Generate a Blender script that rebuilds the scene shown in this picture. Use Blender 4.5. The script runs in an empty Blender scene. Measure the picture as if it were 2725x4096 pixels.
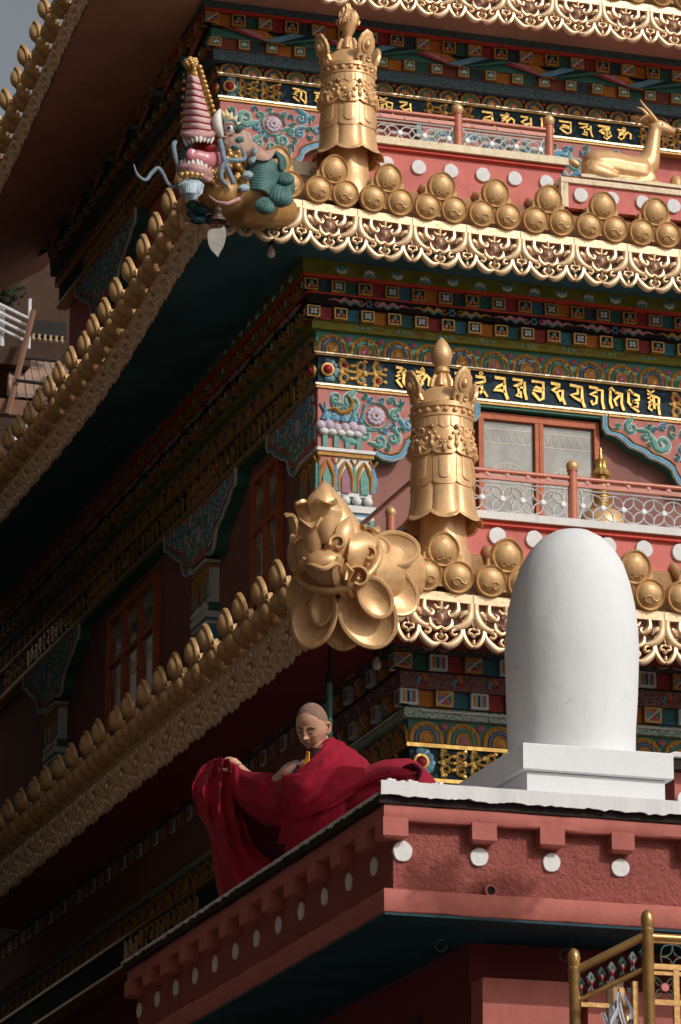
import bpy, bmesh, math, random
from mathutils import Vector, Matrix, Quaternion
PI = math.pi
sc = bpy.context.scene
COL = sc.collection
RN = random.Random(11)
WO = {}

# ------------------------------------------------------------------ materials
MATS = {}
def mat(name, col, rough=.6, metal=0., var=.18, vs=6., bump=.15, bs=60., dirt=None, dthr=.62, coat=0., streak=0., scol=(.06,.05,.045)):
    if name in MATS: return MATS[name]
    m = bpy.data.materials.new(name); m.use_nodes = True
    nt = m.node_tree; N = nt.nodes; L = nt.links
    b = N['Principled BSDF']
    b.inputs['Roughness'].default_value = rough
    b.inputs['Metallic'].default_value = metal
    b.inputs['Specular IOR Level'].default_value = .5 if rough < .5 else .22
    if coat: b.inputs['Coat Weight'].default_value = coat
    tc = N.new('ShaderNodeTexCoord')
    n1 = N.new('ShaderNodeTexNoise'); n1.inputs['Scale'].default_value = vs; n1.inputs['Detail'].default_value = 8
    n1.inputs['Roughness'].default_value = .65
    L.new(tc.outputs['Object'], n1.inputs['Vector'])
    mx = N.new('ShaderNodeMix'); mx.data_type = 'RGBA'
    c0 = [max(0, c*(1-var)) for c in col]; c1 = [min(1, c*(1+var*.8)) for c in col]
    mx.inputs['A'].default_value = (*c0, 1); mx.inputs['B'].default_value = (*c1, 1)
    mr = N.new('ShaderNodeMapRange'); mr.inputs['From Min'].default_value = .32; mr.inputs['From Max'].default_value = .68
    L.new(n1.outputs['Fac'], mr.inputs['Value']); L.new(mr.outputs['Result'], mx.inputs['Factor'])
    out = mx.outputs['Result']
    if dirt:
        n3 = N.new('ShaderNodeTexNoise'); n3.inputs['Scale'].default_value = vs*2.3; n3.inputs['Detail'].default_value = 12
        n3.inputs['Roughness'].default_value = .75
        L.new(tc.outputs['Object'], n3.inputs['Vector'])
        r3 = N.new('ShaderNodeMapRange'); r3.inputs['From Min'].default_value = dthr-.03; r3.inputs['From Max'].default_value = dthr+.06
        L.new(n3.outputs['Fac'], r3.inputs['Value'])
        m2 = N.new('ShaderNodeMix'); m2.data_type = 'RGBA'
        m2.inputs['B'].default_value = (*dirt, 1)
        L.new(out, m2.inputs['A']); L.new(r3.outputs['Result'], m2.inputs['Factor']); out = m2.outputs['Result']
    if streak:
        mp = N.new('ShaderNodeMapping'); mp.inputs['Scale'].default_value = (1, 1, .13); L.new(tc.outputs['Object'], mp.inputs['Vector'])
        n4 = N.new('ShaderNodeTexNoise'); n4.inputs['Scale'].default_value = vs*3.2; n4.inputs['Detail'].default_value = 9; n4.inputs['Roughness'].default_value = .7
        L.new(mp.outputs['Vector'], n4.inputs['Vector'])
        r4 = N.new('ShaderNodeMapRange'); r4.inputs['From Min'].default_value = .50; r4.inputs['From Max'].default_value = .82; r4.inputs['To Max'].default_value = streak
        L.new(n4.outputs['Fac'], r4.inputs['Value'])
        m4 = N.new('ShaderNodeMix'); m4.data_type = 'RGBA'; m4.inputs['B'].default_value = (*scol, 1)
        L.new(out, m4.inputs['A']); L.new(r4.outputs['Result'], m4.inputs['Factor']); out = m4.outputs['Result']
    L.new(out, b.inputs['Base Color'])
    if bump:
        n2 = N.new('ShaderNodeTexNoise'); n2.inputs['Scale'].default_value = bs; n2.inputs['Detail'].default_value = 5
        L.new(tc.outputs['Object'], n2.inputs['Vector'])
        bp = N.new('ShaderNodeBump'); bp.inputs['Strength'].default_value = bump; bp.inputs['Distance'].default_value = .02
        L.new(n2.outputs['Fac'], bp.inputs['Height']); L.new(bp.outputs['Normal'], b.inputs['Normal'])
    MATS[name] = m
    return m

def vor_mat(name, ca, cb, scale, lo, hi, rough=.6, stretch=(1, 1, 1), dist=True):
    """carved / painted fine pattern: cells of one colour between lines of another"""
    m = mat(name, ca, rough, var=0)
    nt = m.node_tree; N = nt.nodes; L = nt.links; b = N['Principled BSDF']
    tc = N.new('ShaderNodeTexCoord'); mp = N.new('ShaderNodeMapping'); mp.inputs['Scale'].default_value = stretch
    L.new(tc.outputs['Object'], mp.inputs['Vector'])
    v = N.new('ShaderNodeTexVoronoi'); v.inputs['Scale'].default_value = scale
    v.feature = 'DISTANCE_TO_EDGE' if dist else 'F1'
    n = N.new('ShaderNodeTexNoise'); n.inputs['Scale'].default_value = scale*.6
    L.new(mp.outputs['Vector'], n.inputs['Vector'])
    ad = N.new('ShaderNodeMix'); ad.data_type = 'RGBA'; ad.inputs['Factor'].default_value = .06
    L.new(mp.outputs['Vector'], ad.inputs['A']); L.new(n.outputs['Color'], ad.inputs['B'])
    L.new(ad.outputs['Result'], v.inputs['Vector'])
    mr = N.new('ShaderNodeMapRange'); mr.inputs['From Min'].default_value = lo; mr.inputs['From Max'].default_value = hi
    L.new(v.outputs['Distance'], mr.inputs['Value'])
    mx = N.new('ShaderNodeMix'); mx.data_type = 'RGBA'
    mx.inputs['A'].default_value = (*ca, 1); mx.inputs['B'].default_value = (*cb, 1)
    L.new(mr.outputs['Result'], mx.inputs['Factor']); L.new(mx.outputs['Result'], b.inputs['Base Color'])
    bp = N.new('ShaderNodeBump'); bp.inputs['Strength'].default_value = .4; bp.inputs['Distance'].default_value = .01
    L.new(mr.outputs['Result'], bp.inputs['Height']); L.new(bp.outputs['Normal'], b.inputs['Normal'])
    return m

gold = mat('gold_paint', (.70, .425, .20), .42, .32, var=.2, vs=5, bump=.12, bs=25, dirt=(.2, .11, .05), dthr=.70, streak=.35, scol=(.25,.13,.06))
goldt = mat('gold_tile', (.58, .35, .15), .46, .25, var=.22, vs=9, bump=.1, bs=30, dirt=(.12, .08, .04), dthr=.68, streak=.45, scol=(.16,.09,.04))
goldf = mat('gold_fringe', (.74, .52, .31), .34, .3, var=.15, vs=12, bump=.1, bs=50, dirt=(.25, .16, .08), dthr=.72, streak=.5, scol=(.34,.20,.09))
goldr = mat('gold_roof', (.42, .26, .12), .5, .25, var=.25, vs=6, bump=.3, bs=20, dirt=(.1, .07, .05), dthr=.6, streak=.5)
goldp = mat('gold_trim', (.46, .25, .055), .42, .3, var=.3, vs=14, bump=.15, bs=60)
goldl = mat('gold_letter', (.62, .38, .10), .28, .6, var=.25, vs=20, bump=.05)
cream = mat('cream_limewash', (.80, .68, .48), .7, 0, var=.12, vs=5, bump=.3, bs=40, dirt=(.42, .27, .13), dthr=.60, streak=.7, scol=(.30,.18,.10))
white = mat('white_limewash', (.69, .69, .69), .75, 0, var=.03, vs=3, bump=.12, bs=24, dirt=(.42, .41, .38), dthr=.72, streak=.35, scol=(.30,.27,.24))
whited = mat('white_paint', (.68, .67, .65), .55, 0, var=.05, bump=.2, bs=50, dirt=(.35, .30, .25), dthr=.70, streak=.4, scol=(.30,.24,.20))
whitep = mat('white_enamel', (.72, .72, .73), .4, 0, var=.04, bump=.05)
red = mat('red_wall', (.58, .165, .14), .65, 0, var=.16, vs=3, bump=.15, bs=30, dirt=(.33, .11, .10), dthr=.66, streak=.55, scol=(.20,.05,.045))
redm = mat('red_moulding', (.58, .06, .035), .5, 0, var=.15, bump=.1)
redrail = mat('red_rail', (.50, .15, .085), .35, 0, var=.2, vs=15, bump=.1, coat=.2)
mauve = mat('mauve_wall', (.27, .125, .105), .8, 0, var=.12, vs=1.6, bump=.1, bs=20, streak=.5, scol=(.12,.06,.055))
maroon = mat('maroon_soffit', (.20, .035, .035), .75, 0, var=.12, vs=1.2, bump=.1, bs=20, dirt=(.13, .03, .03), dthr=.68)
teal = mat('teal_soffit', (.045, .125, .145), .7, 0, var=.35, vs=1.3, bump=.2, bs=20, dirt=(.09, .06, .04), dthr=.71)
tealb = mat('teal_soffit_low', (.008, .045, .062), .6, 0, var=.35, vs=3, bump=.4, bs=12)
peach = mat('tan_soffit', (.42, .22, .15), .8, 0, var=.2, vs=1.0, bump=.15, bs=10, dirt=(.10, .06, .04), dthr=.70, streak=.3)
green = mat('green_lintel', (.05, .17, .13), .55, 0, var=.2, vs=5, bump=.1)
sage = mat('sage_scroll', (.13, .30, .26), .5, 0, var=.25, vs=18, bump=.1)
blue = mat('blue_scroll', (.12, .28, .40), .5, 0, var=.3, vs=18, bump=.1)
blued = mat('deep_blue', (.012, .055, .13), .45, 0, var=.25, vs=18, bump=.1)
navy = mat('navy_board', (.012, .032, .05), .7, 0, var=.3, vs=9, bump=.08)
rimw = mat('pale_rim', (.55, .62, .60), .55, 0, var=.1, bump=.1)
pink = mat('pink_paint', (.55, .22, .26), .5, 0, var=.3, vs=20, bump=.1)
plum = mat('plum_bead', (.24, .06, .12), .4, 0, var=.3, vs=20, bump=.1)
rose = mat('rose_ground', (.46, .17, .145), .65, 0, var=.15, vs=6, bump=.15, streak=.4, scol=(.20,.07,.06))
crim = mat('crimson', (.32, .012, .02), .45, 0, var=.25, vs=20, bump=.1)
orng = mat('orange_paint', (.50, .17, .03), .5, 0, var=.3, vs=20, bump=.1)
yelg = mat('yellow_green', (.17, .16, .015), .6, 0, var=.3, vs=7, bump=.15)
brick = mat('brick_brocade', (.20, .05, .035), .65, 0, var=.3, vs=25, bump=.2)
dark = mat('dark_recess', (.018, .012, .012), .8, 0, var=.3, bump=.1)
lilac = mat('lilac_lotus', (.50, .42, .50), .5, 0, var=.25, vs=15, bump=.1)
skyb = mat('light_blue', (.20, .42, .55), .5, 0, var=.2, vs=15, bump=.1)
cornb = mat('golden_ochre', (.40, .20, .04), .5, .1, var=.3, vs=14, bump=.15)
glass = mat('window_glass', (.25, .245, .215), .12, 0, var=.5, vs=3.5, bump=.02, bs=3, coat=1.)
wood = mat('window_wood', (.48, .13, .055), .5, 0, var=.25, vs=9, bump=.15)
fabg = vor_mat('green_brocade', (.012, .05, .04), (.05, .16, .13), 60, .02, .16)
fabb = vor_mat('blue_brocade', (.02, .07, .11), (.06, .20, .26), 60, .02, .16)
fabr = vor_mat('red_brocade', (.16, .012, .02), (.36, .06, .06), 60, .02, .14)
fabo = vor_mat('orange_brocade', (.34, .10, .012), (.50, .19, .03), 55, .02, .14)
fabd = vor_mat('dark_brocade', (.01, .02, .03), (.05, .09, .11), 45, .03, .14)
swirl = vor_mat('blossom_relief', (.05, .025, .022), (.27, .14, .13), 34, .02, .10)
pebble = vor_mat('pebble_band', (.03, .09, .06), (.45, .52, .45), 42, .03, .10)
cloud = vor_mat('cloud_band', (.012, .045, .045), (.14, .11, .09), 16, .06, .12)
slate = vor_mat('slate_filigree', (.012, .025, .035), (.09, .14, .16), 38, .02, .10)

# ------------------------------------------------------------------ mesh builder
class MB:
    def __init__(s, T=None): s.v = []; s.f = []; s.m = []; s.T = T
    def add(s, vs, fs, mi=0):
        b = len(s.v); T = s.T
        s.v += [tuple(T(*p)) for p in vs] if T else [tuple(p) for p in vs]
        s.f += [tuple(b+i for i in f) for f in fs]; s.m += [mi]*len(fs)
    def box(s, a0, a1, b0, b1, c0, c1, mi=0):
        s.add([(a0,b0,c0),(a1,b0,c0),(a1,b1,c0),(a0,b1,c0),(a0,b0,c1),(a1,b0,c1),(a1,b1,c1),(a0,b1,c1)],
              [(0,3,2,1),(4,5,6,7),(0,1,5,4),(1,2,6,5),(2,3,7,6),(3,0,4,7)], mi)
    def prism(s, poly, w0, w1, mi=0, mside=None, inset=0.):
        n = len(poly)
        top = poly
        if inset:
            cx = sum(p[0] for p in poly)/n; cy = sum(p[1] for p in poly)/n
            top = [(cx+(p[0]-cx)*(1-inset), cy+(p[1]-cy)*(1-inset)) for p in poly]
        s.add([(p[0],p[1],w0) for p in poly]+[(p[0],p[1],w1) for p in top], [tuple(range(n-1,-1,-1)), tuple(range(n,2*n))], mi)
        b = len(s.v)-2*n
        fs = [(b+i, b+(i+1)%n, b+n+(i+1)%n, b+n+i) for i in range(n)]
        s.f += fs; s.m += [mi if mside is None else mside]*n
    def lathe(s, prof, seg=24, c=(0,0,0), axis=None, mi=0, ph=0., cap=True, rf=None):
        Q = Vector((0,0,1)).rotation_difference(Vector(axis)) if axis is not None else None
        vs = []
        for r, z in prof:
            for i in range(seg):
                a = ph+2*PI*i/seg; rr = r*(rf(a, z) if rf else 1)
                p = Vector((rr*math.cos(a), rr*math.sin(a), z))
                if Q: p = Q @ p
                vs.append((c[0]+p.x, c[1]+p.y, c[2]+p.z))
        fs = []
        for k in range(len(prof)-1):
            for i in range(seg):
                j = (i+1) % seg
                fs.append((k*seg+i, k*seg+j, (k+1)*seg+j, (k+1)*seg+i))
        if cap:
            fs.append(tuple(range(seg-1,-1,-1))); fs.append(tuple((len(prof)-1)*seg+i for i in range(seg)))
        s.add(vs, fs, mi)
    def ball(s, c, r, mi=0, seg=10, rings=6, axis=None):
        if not hasattr(r, '__len__'): r = (r, r, r)
        Q = Vector((0,0,1)).rotation_difference(Vector(axis)) if axis is not None else None
        vs = []
        for k in range(rings+1):
            t = PI*k/rings; rr = max(math.sin(t), .02)
            for i in range(seg):
                a = 2*PI*i/seg
                p = Vector((r[0]*rr*math.cos(a), r[1]*rr*math.sin(a), -r[2]*math.cos(t)))
                if Q: p = Q @ p
                vs.append((c[0]+p.x, c[1]+p.y, c[2]+p.z))
        fs = [tuple(range(seg-1,-1,-1)), tuple(rings*seg+i for i in range(seg))]
        for k in range(rings):
            for i in range(seg):
                j = (i+1) % seg
                fs.append((k*seg+i, k*seg+j, (k+1)*seg+j, (k+1)*seg+i))
        s.add(vs, fs, mi)
    def tube(s, pts, rad, seg=8, mi=0, flat=1.):
        pts = [Vector(p) for p in pts]; n = len(pts)
        if not hasattr(rad, '__len__'): rad = [rad]*n
        up = Vector((.13, .21, .97)); vs = []
        prev = None
        for i, p in enumerate(pts):
            t = (pts[min(i+1,n-1)]-pts[max(i-1,0)])
            if t.length < 1e-9: t = Vector((0,0,1))
            t.normalize()
            if prev is None:
                a = t.cross(up)
                if a.length < .1: a = t.cross(Vector((1,0,0)))
            else: a = prev - t*prev.dot(t)
            a.normalize(); prev = a; bq = t.cross(a)
            for k in range(seg):
                th = 2*PI*k/seg
                vs.append(tuple(p + a*math.cos(th)*rad[i] + bq*math.sin(th)*rad[i]*flat))
        fs = [tuple(range(seg-1,-1,-1)), tuple((n-1)*seg+k for k in range(seg))]
        for i in range(n-1):
            for k in range(seg):
                j = (k+1) % seg
                fs.append((i*seg+k, i*seg+j, (i+1)*seg+j, (i+1)*seg+k))
        s.add(vs, fs, mi)
    def ribbon(s, pts, wid, w0, h, mi=0, flat=False, n=0):
        """raised stroke drawn in the (u, v) plane of a facade, standing h proud of depth w0"""
        if n: pts, wid = smooth(pts, wid, n)
        m = len(pts)
        if not hasattr(wid, '__len__'): wid = [wid]*m
        prof = [(-1,0),(-.82,.7),(-.5,1),(.5,1),(.82,.7),(1,0)] if flat == 2 else [(-1,0),(-.85,.92),(.85,.92),(1,0)] if flat else [(-1,0),(-.72,.7),(0,1),(.72,.7),(1,0)]
        vs = []
        for i in range(m):
            a = pts[max(i-1,0)]; b = pts[min(i+1,m-1)]
            dx, dy = b[0]-a[0], b[1]-a[1]; l = math.hypot(dx, dy) or 1e-6
            nx, ny = -dy/l, dx/l
            hh = h if flat is True else h*min(1, .35+wid[i]/max(wid)*.65)
            for q, z in prof: vs.append((pts[i][0]+nx*q*wid[i]/2, pts[i][1]+ny*q*wid[i]/2, w0+z*hh))
        k = len(prof); fs = []
        for i in range(m-1):
            for j in range(k-1): fs.append((i*k+j, i*k+j+1, (i+1)*k+j+1, (i+1)*k+j))
        fs.append(tuple(range(k))); fs.append(tuple((m-1)*k+j for j in range(k-1,-1,-1)))
        s.add(vs, fs, mi)
    def grid(s, rows, mi=0, close=False):
        n = len(rows); m = len(rows[0]); vs = [p for r in rows for p in r]
        fs = [(i*m+j, i*m+(j+1)%m, (i+1)*m+(j+1)%m, (i+1)*m+j) for i in range(n-1) for j in range(m if close else m-1)]
        s.add(vs, fs, mi)
    def mesh(s, name, mats, org=None, ang=38, recalc=True):
        me = bpy.data.meshes.new(name)
        vv = s.v if org is None else [(p[0]-org[0], p[1]-org[1], p[2]-org[2]) for p in s.v]
        me.from_pydata(vv, [], s.f)
        for mt in mats: me.materials.append(mt)
        me.polygons.foreach_set('material_index', s.m)
        if recalc:
            bm = bmesh.new(); bm.from_mesh(me); bmesh.ops.recalc_face_normals(bm, faces=bm.faces); bm.to_mesh(me); bm.free()
        me.polygons.foreach_set('use_smooth', [True]*len(me.polygons))
        me.set_sharp_from_angle(angle=math.radians(ang))
        me.update()
        return me
    def build(s, name, mats, parent=None, local=False, ang=38, label=None, recalc=True, loc=None):
        """link as one mesh object; world coordinates unless local"""
        if not isinstance(mats, (list, tuple)): mats = [mats]
        org = None
        if not local:
            org = WO[parent.name] if parent else (loc or (0,0,0))
        me = s.mesh(name, mats, org, ang, recalc)
        o = bpy.data.objects.new(name, me); COL.objects.link(o)
        if parent:
            o.parent = parent
            WO[o.name] = WO[parent.name]
        else:
            if loc: o.location = loc
            WO[o.name] = Vector(loc or (0,0,0))
        if label: o['label'] = label
        return o

def smooth(pts, wid, n):
    """Catmull-Rom through the points, n steps per span"""
    m = len(pts)
    if not hasattr(wid, '__len__'): wid = [wid]*m
    P = [pts[0]]+list(pts)+[pts[-1]]; W = [wid[0]]+list(wid)+[wid[-1]]
    op = []; ow = []
    for i in range(1, m):
        for k in range(n):
            t = k/n
            c = (-.5*t+t*t-.5*t**3, 1-2.5*t*t+1.5*t**3, .5*t+2*t*t-1.5*t**3, -.5*t*t+.5*t**3)
            op.append(tuple(sum(c[q]*P[i-1+q][d] for q in range(4)) for d in range(len(pts[0]))))
            ow.append(max(1e-4, sum(c[q]*W[i-1+q] for q in range(4))))
    op.append(tuple(pts[-1])); ow.append(wid[-1])
    return op, ow

def spiral(cx, cy, r, turns=1.4, a0=0., d=1, n=16, tail=None):
    pts = []
    for i in range(n+1):
        t = i/n; rr = r*(1-.78*t); a = a0+d*2*PI*turns*t
        pts.append((cx+rr*math.cos(a), cy+rr*math.sin(a)))
    if tail: pts = [tail]+pts
    return pts

def inpoly(x, y, P):
    c = False; n = len(P)
    for i in range(n):
        x1, y1 = P[i]; x2, y2 = P[(i+1) % n]
        if (y1 > y) != (y2 > y) and x < (x2-x1)*(y-y1)/(y2-y1)+x1: c = not c
    return c

def RT(x0, y0): return lambda u, v, w: (x0+u, y0-w, v)
def LT(x0, y0): return lambda u, v, w: (x0-w, y0+u, v)

def thing(name, label, cat, loc=(0,0,0), rotz=0., group=None):
    o = bpy.data.objects.new(name, None); COL.objects.link(o)
    o.empty_display_size = .2
    o.location = loc; o.rotation_euler = (0,0,rotz); o['label'] = label; o['category'] = cat
    if group: o['group'] = group
    WO[o.name] = Vector(loc)
    return o
def tag(o, label, cat, group=None):
    o['label'] = label; o['category'] = cat
    if group: o['group'] = group
    return o
def struct(o): o['kind'] = 'structure'; return o
def inst(me, name, parent, loc, rotz=0., rx=0., s=1.):
    """a copy sharing its mesh, placed in its parent's space"""
    o = bpy.data.objects.new(name, me); COL.objects.link(o); o.parent = parent
    o.location = Vector(loc)-WO[parent.name]; o.rotation_euler = (rx,0,rotz); o.scale = (s,s,s)
    return o

# ------------------------------------------------------------------ camera, sky, sun
cd = bpy.data.cameras.new('camera'); cam = bpy.data.objects.new('camera', cd); COL.objects.link(cam)
CP = Vector((-11.963, -38.067, 1.6)); pit = math.radians(16.47); yaw = math.radians(17.78)
fw = Vector((math.sin(yaw)*math.cos(pit), math.cos(yaw)*math.cos(pit), math.sin(pit)))
rt = Vector((math.cos(yaw), -math.sin(yaw), 0)); up_ = rt.cross(fw)
cam.matrix_world = Matrix(((rt.x, up_.x, -fw.x, CP.x), (rt.y, up_.y, -fw.y, CP.y), (rt.z, up_.z, -fw.z, CP.z), (0,0,0,1)))
cd.sensor_fit = 'HORIZONTAL'; cd.sensor_width = 36; cd.lens = 16520/2725*36; cd.clip_end = 5000; cd.clip_start = .5
cd.dof.use_dof = True; cd.dof.focus_distance = 29; cd.dof.aperture_fstop = 22
sc.camera = cam
AZ = math.radians(30); EL = math.radians(35)
sund = Vector((math.sin(AZ)*math.cos(EL), -math.cos(AZ)*math.cos(EL), math.sin(EL)))
w = bpy.data.worlds.new('World'); sc.world = w; w.use_nodes = True
nt = w.node_tree; bg = nt.nodes['Background']
sky = nt.nodes.new('ShaderNodeTexSky'); sky.sky_type = 'NISHITA'; sky.sun_disc = False
sky.sun_elevation = EL; sky.sun_rotation = math.atan2(sund.x, sund.y); sky.dust_density = 5; sky.air_density = 1.2; sky.ozone_density = .6
hs = nt.nodes.new('ShaderNodeHueSaturation'); hs.inputs['Saturation'].default_value = .35
nt.links.new(sky.outputs['Color'], hs.inputs['Color']); nt.links.new(hs.outputs['Color'], bg.inputs['Color']); bg.inputs['Strength'].default_value = .08
sl = bpy.data.lights.new('sun', 'SUN'); so = bpy.data.objects.new('sun', sl); COL.objects.link(so)
sl.energy = 2.15; sl.angle = math.radians(.55); sl.color = (1, .96, .915)
so.rotation_euler = sund.to_track_quat('Z', 'Y').to_euler(); so.location = (10, -40, 40)
sc.view_settings.view_transform = 'Standard'; sc.view_settings.look = 'None'; sc.view_settings.gamma = 1; sc.view_settings.exposure = 0
# ------------------------------------------------------------------ ground
g = MB(); g.add([(-900,-900,0),(900,-900,0),(900,900,0),(-900,900,0)], [(0,1,2,3)])
struct(g.build('ground', mat('courtyard_paving', (.20,.17,.145), .8, var=.2, vs=.8, bs=4)))

# ------------------------------------------------------------------ the temple
T = thing('temple', 'many-tiered monastery with gilded eaves and painted cornices rising behind the monk', 'temple', (1,1,0))

def cornice_box(mb, x0, y0, k, z0, z1, XR, YL, mi=0):
    mb.box(x0-k, XR, y0-k, y0+.12, z0, z1, mi)
    mb.box(x0-k, x0+.12, y0+.12, YL, z0, z1, mi)

# material list shared by the brocade cornices
BM = [goldp, dark, fabg, fabb, fabr, fabo, pink, rimw, blue, sage, crim, orng, yelg, green, redm, fabd, cloud, swirl, pebble, slate, skyb, navy, whited, brick]
(GP, DK, FG, FB, FR, FO, PK, RW, BL, SG, CR, OR, YG, GR, RM, FD, CL, SW, PB, ST, SB, NV, WH, BR) = range(24)

def motif(mb, u, v, w, a, kind):
    """a framed painted block, half-size a, front at depth w"""
    mb.box(u-a, u+a, v-a*.86, v+a*.86, w-.09, w, GP if kind != 'stripe' else RW)
    i = a*.76; j = a*.64; w1 = w+.003
    if kind == 'trio':
        mb.box(u-i, u+i, v-j, v+j, w, w1, DK)
        mb.ball((u, v+j*.35, w1), (i*.45, j*.5, .008), SG, 8, 4)
        mb.ball((u-i*.45, v-j*.45, w1), (i*.4, j*.45, .008), PK, 8, 4); mb.ball((u+i*.45, v-j*.45, w1), (i*.4, j*.45, .008), OR, 8, 4)
    elif kind == 'flower':
        mb.box(u-i, u+i, v-j, v+j, w, w1, NV)
        for q in range(4):
            t = PI/4+q*PI/2; dx, dy = math.cos(t)*i*.6, math.sin(t)*j*.6
            mb.ribbon([(u+dx*.2, v+dy*.2), (u+dx, v+dy), (u+dx*1.5, v+dy*1.5)], [.012, i*.55, .01], w1, .006, RW)
            t2 = q*PI/2; dx, dy = math.cos(t2)*i*.8, math.sin(t2)*j*.8
            mb.ribbon([(u, v), (u+dx, v+dy)], [.016, .006], w1, .008, SB if q % 2 else PK)
    elif kind == 'cross':
        for q, c in enumerate((GR, OR, BL, CR)):
            t = q*PI/2; s1 = {0:(1,-1,1,1), 1:(1,1,-1,1), 2:(-1,1,-1,-1), 3:(-1,-1,1,-1)}[q]
            mb.add([(u,v,w1), (u+s1[0]*i,v+s1[1]*j,w1), (u+s1[2]*i,v+s1[3]*j,w1)], [(0,1,2)], c)
        mb.ribbon([(u-i,v-j),(u+i,v+j)], .016, w1, .006, RW); mb.ribbon([(u-i,v+j),(u+i,v-j)], .016, w1, .0075, PK)
    elif kind == 'stripe':
        cs = (OR, GP, BL, NV, SB, PK, CR, SG)
        for q in range(8):
            mb.box(u-i+q*i/4, u-i+(q+1)*i/4, v-j, v+j, w, w1, cs[q])
    elif kind == 'lotus':
        mb.box(u-i, u+i, v-j, v+j, w, w1, GR)
        for q in (-1, 0, 1): mb.ball((u+q*i*.42, v-j*.15+(.012 if q == 0 else 0), w1), (i*.3, j*.5, .006), RW, 7, 4)

def block_row(mb, u0, u1, v, w, p, a, kinds, fabs, h, off=0):
    n = int((u1-u0)/p); 
    for k in range(n):
        u = u0+p*(k+.5)
        if k % 2 == 0: motif(mb, u, v, w, a, kinds[(k//2+off) % len(kinds)])
        else: mb.box(u-p*.46, u+p*.46, v-h/2, v+h/2, w-.10, w-.05, fabs[(k//2+off) % len(fabs)])

pinkc = mat('dusky_pink', (.33,.10,.13), .5, 0, var=.35, vs=22, bump=.1)
def arch(mb, u, v0, wd, h, w, band, core, lean=0.):
    """lotus-petal arch: gold scalloped rim, coloured band, gold inner rim, painted core"""
    def half(a, b, n=9, e=1.): return [(u+a*math.cos(PI*i/(n-1)), v0+b*max(0,math.sin(PI*i/(n-1)))**.75) for i in range(n)]
    mb.prism(half(wd*.485, h*.99), w-.02, w, 0)
    mb.ribbon(half(wd*.43, h*.90), [wd*.10]*9, w, .016, 0)
    for i in (2, 3, 5, 6):
        a = PI*i/8; mb.ball((u+wd*.37*math.cos(a), v0+h*.80*math.sin(a)**.75, w+.006), (wd*.06, wd*.06, .012), 0, 6, 4)
    mb.prism(half(wd*.345, h*.78), w, w+.005, band)
    mb.ribbon(half(wd*.29, h*.66), [wd*.10]*9, w+.004, .012, band)
    mb.prism(half(wd*.225, h*.56), w+.003, w+.014, 3)
    mb.ribbon(half(wd*.20, h*.50), [wd*.06]*9, w+.012, .012, 0)
    mb.prism(half(wd*.14, h*.40), w+.012, w+.022, core, inset=.25)
    mb.ball((u+wd*.5, v0+h*.80, w-.004), (wd*.12, h*.17, .018), 5, 8, 5)

AM = [cornb, blued, green, mat('amber_core', (.42,.19,.035), .5, 0, var=.3, vs=20), pinkc, pinkc, crim, blue]

def scroll_board(mb, u0, u1, v0, v1, w, gems=True):
    """gilded openwork of volutes with painted beads; materials 0 gold 1 blue 2 crimson 3 sage"""
    h = v1-v0; n = max(1, int((u1-u0)/(h*.52))); p = (u1-u0)/n
    for k in range(n):
        for r in (0, 1):
            cx = u0+p*(k+.5); cy = v0+h*(.27+.46*r); d = 1 if (k+r) % 2 else -1
            mb.ribbon(spiral(cx, cy, h*.21, 1.3, PI*.5*d, d, 11), [h*.17*(1-.6*i/11) for i in range(12)], w, .024, 0)
            for q_ in range(3): mb.ball((cx+h*.24*math.cos(q_*2.1+k), cy+h*.22*math.sin(q_*2.1+k), w+.004), (h*.10, h*.08, .018), 0, 7, 4)
            if gems: mb.ball((cx, cy, w+.01), (h*.085, h*.085, .02), (1, 2, 3)[(k*2+r) % 3], 7, 5)
        mb.ribbon([(u0+p*k, v0+h*.5), (u0+p*(k+.5), v0+h*.55), (u0+p*(k+1), v0+h*.5)], h*.12, w, .018, 0)
        mb.ball((u0+p*k, v0+h*.5, w+.01), (.014,.014,.012), 0, 6, 4)
def corner_flower(mb, u, v, r, w):
    for q in range(7):
        a = -PI/2+PI*q/6; mb.ball((u+r*.95*math.cos(a), v+r*.95*math.sin(a), w), (r*.42, r*.42, .02), 3 if q % 2 else 1, 8, 4)
    mb.lathe([(r*.75,0),(r*.72,.03),(r*.55,.035)], 14, (u, v, w), None, 0)
    mb.ball((u, v, w+.03), (r*.52, r*.52, .045), 2, 12, 6)

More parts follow.
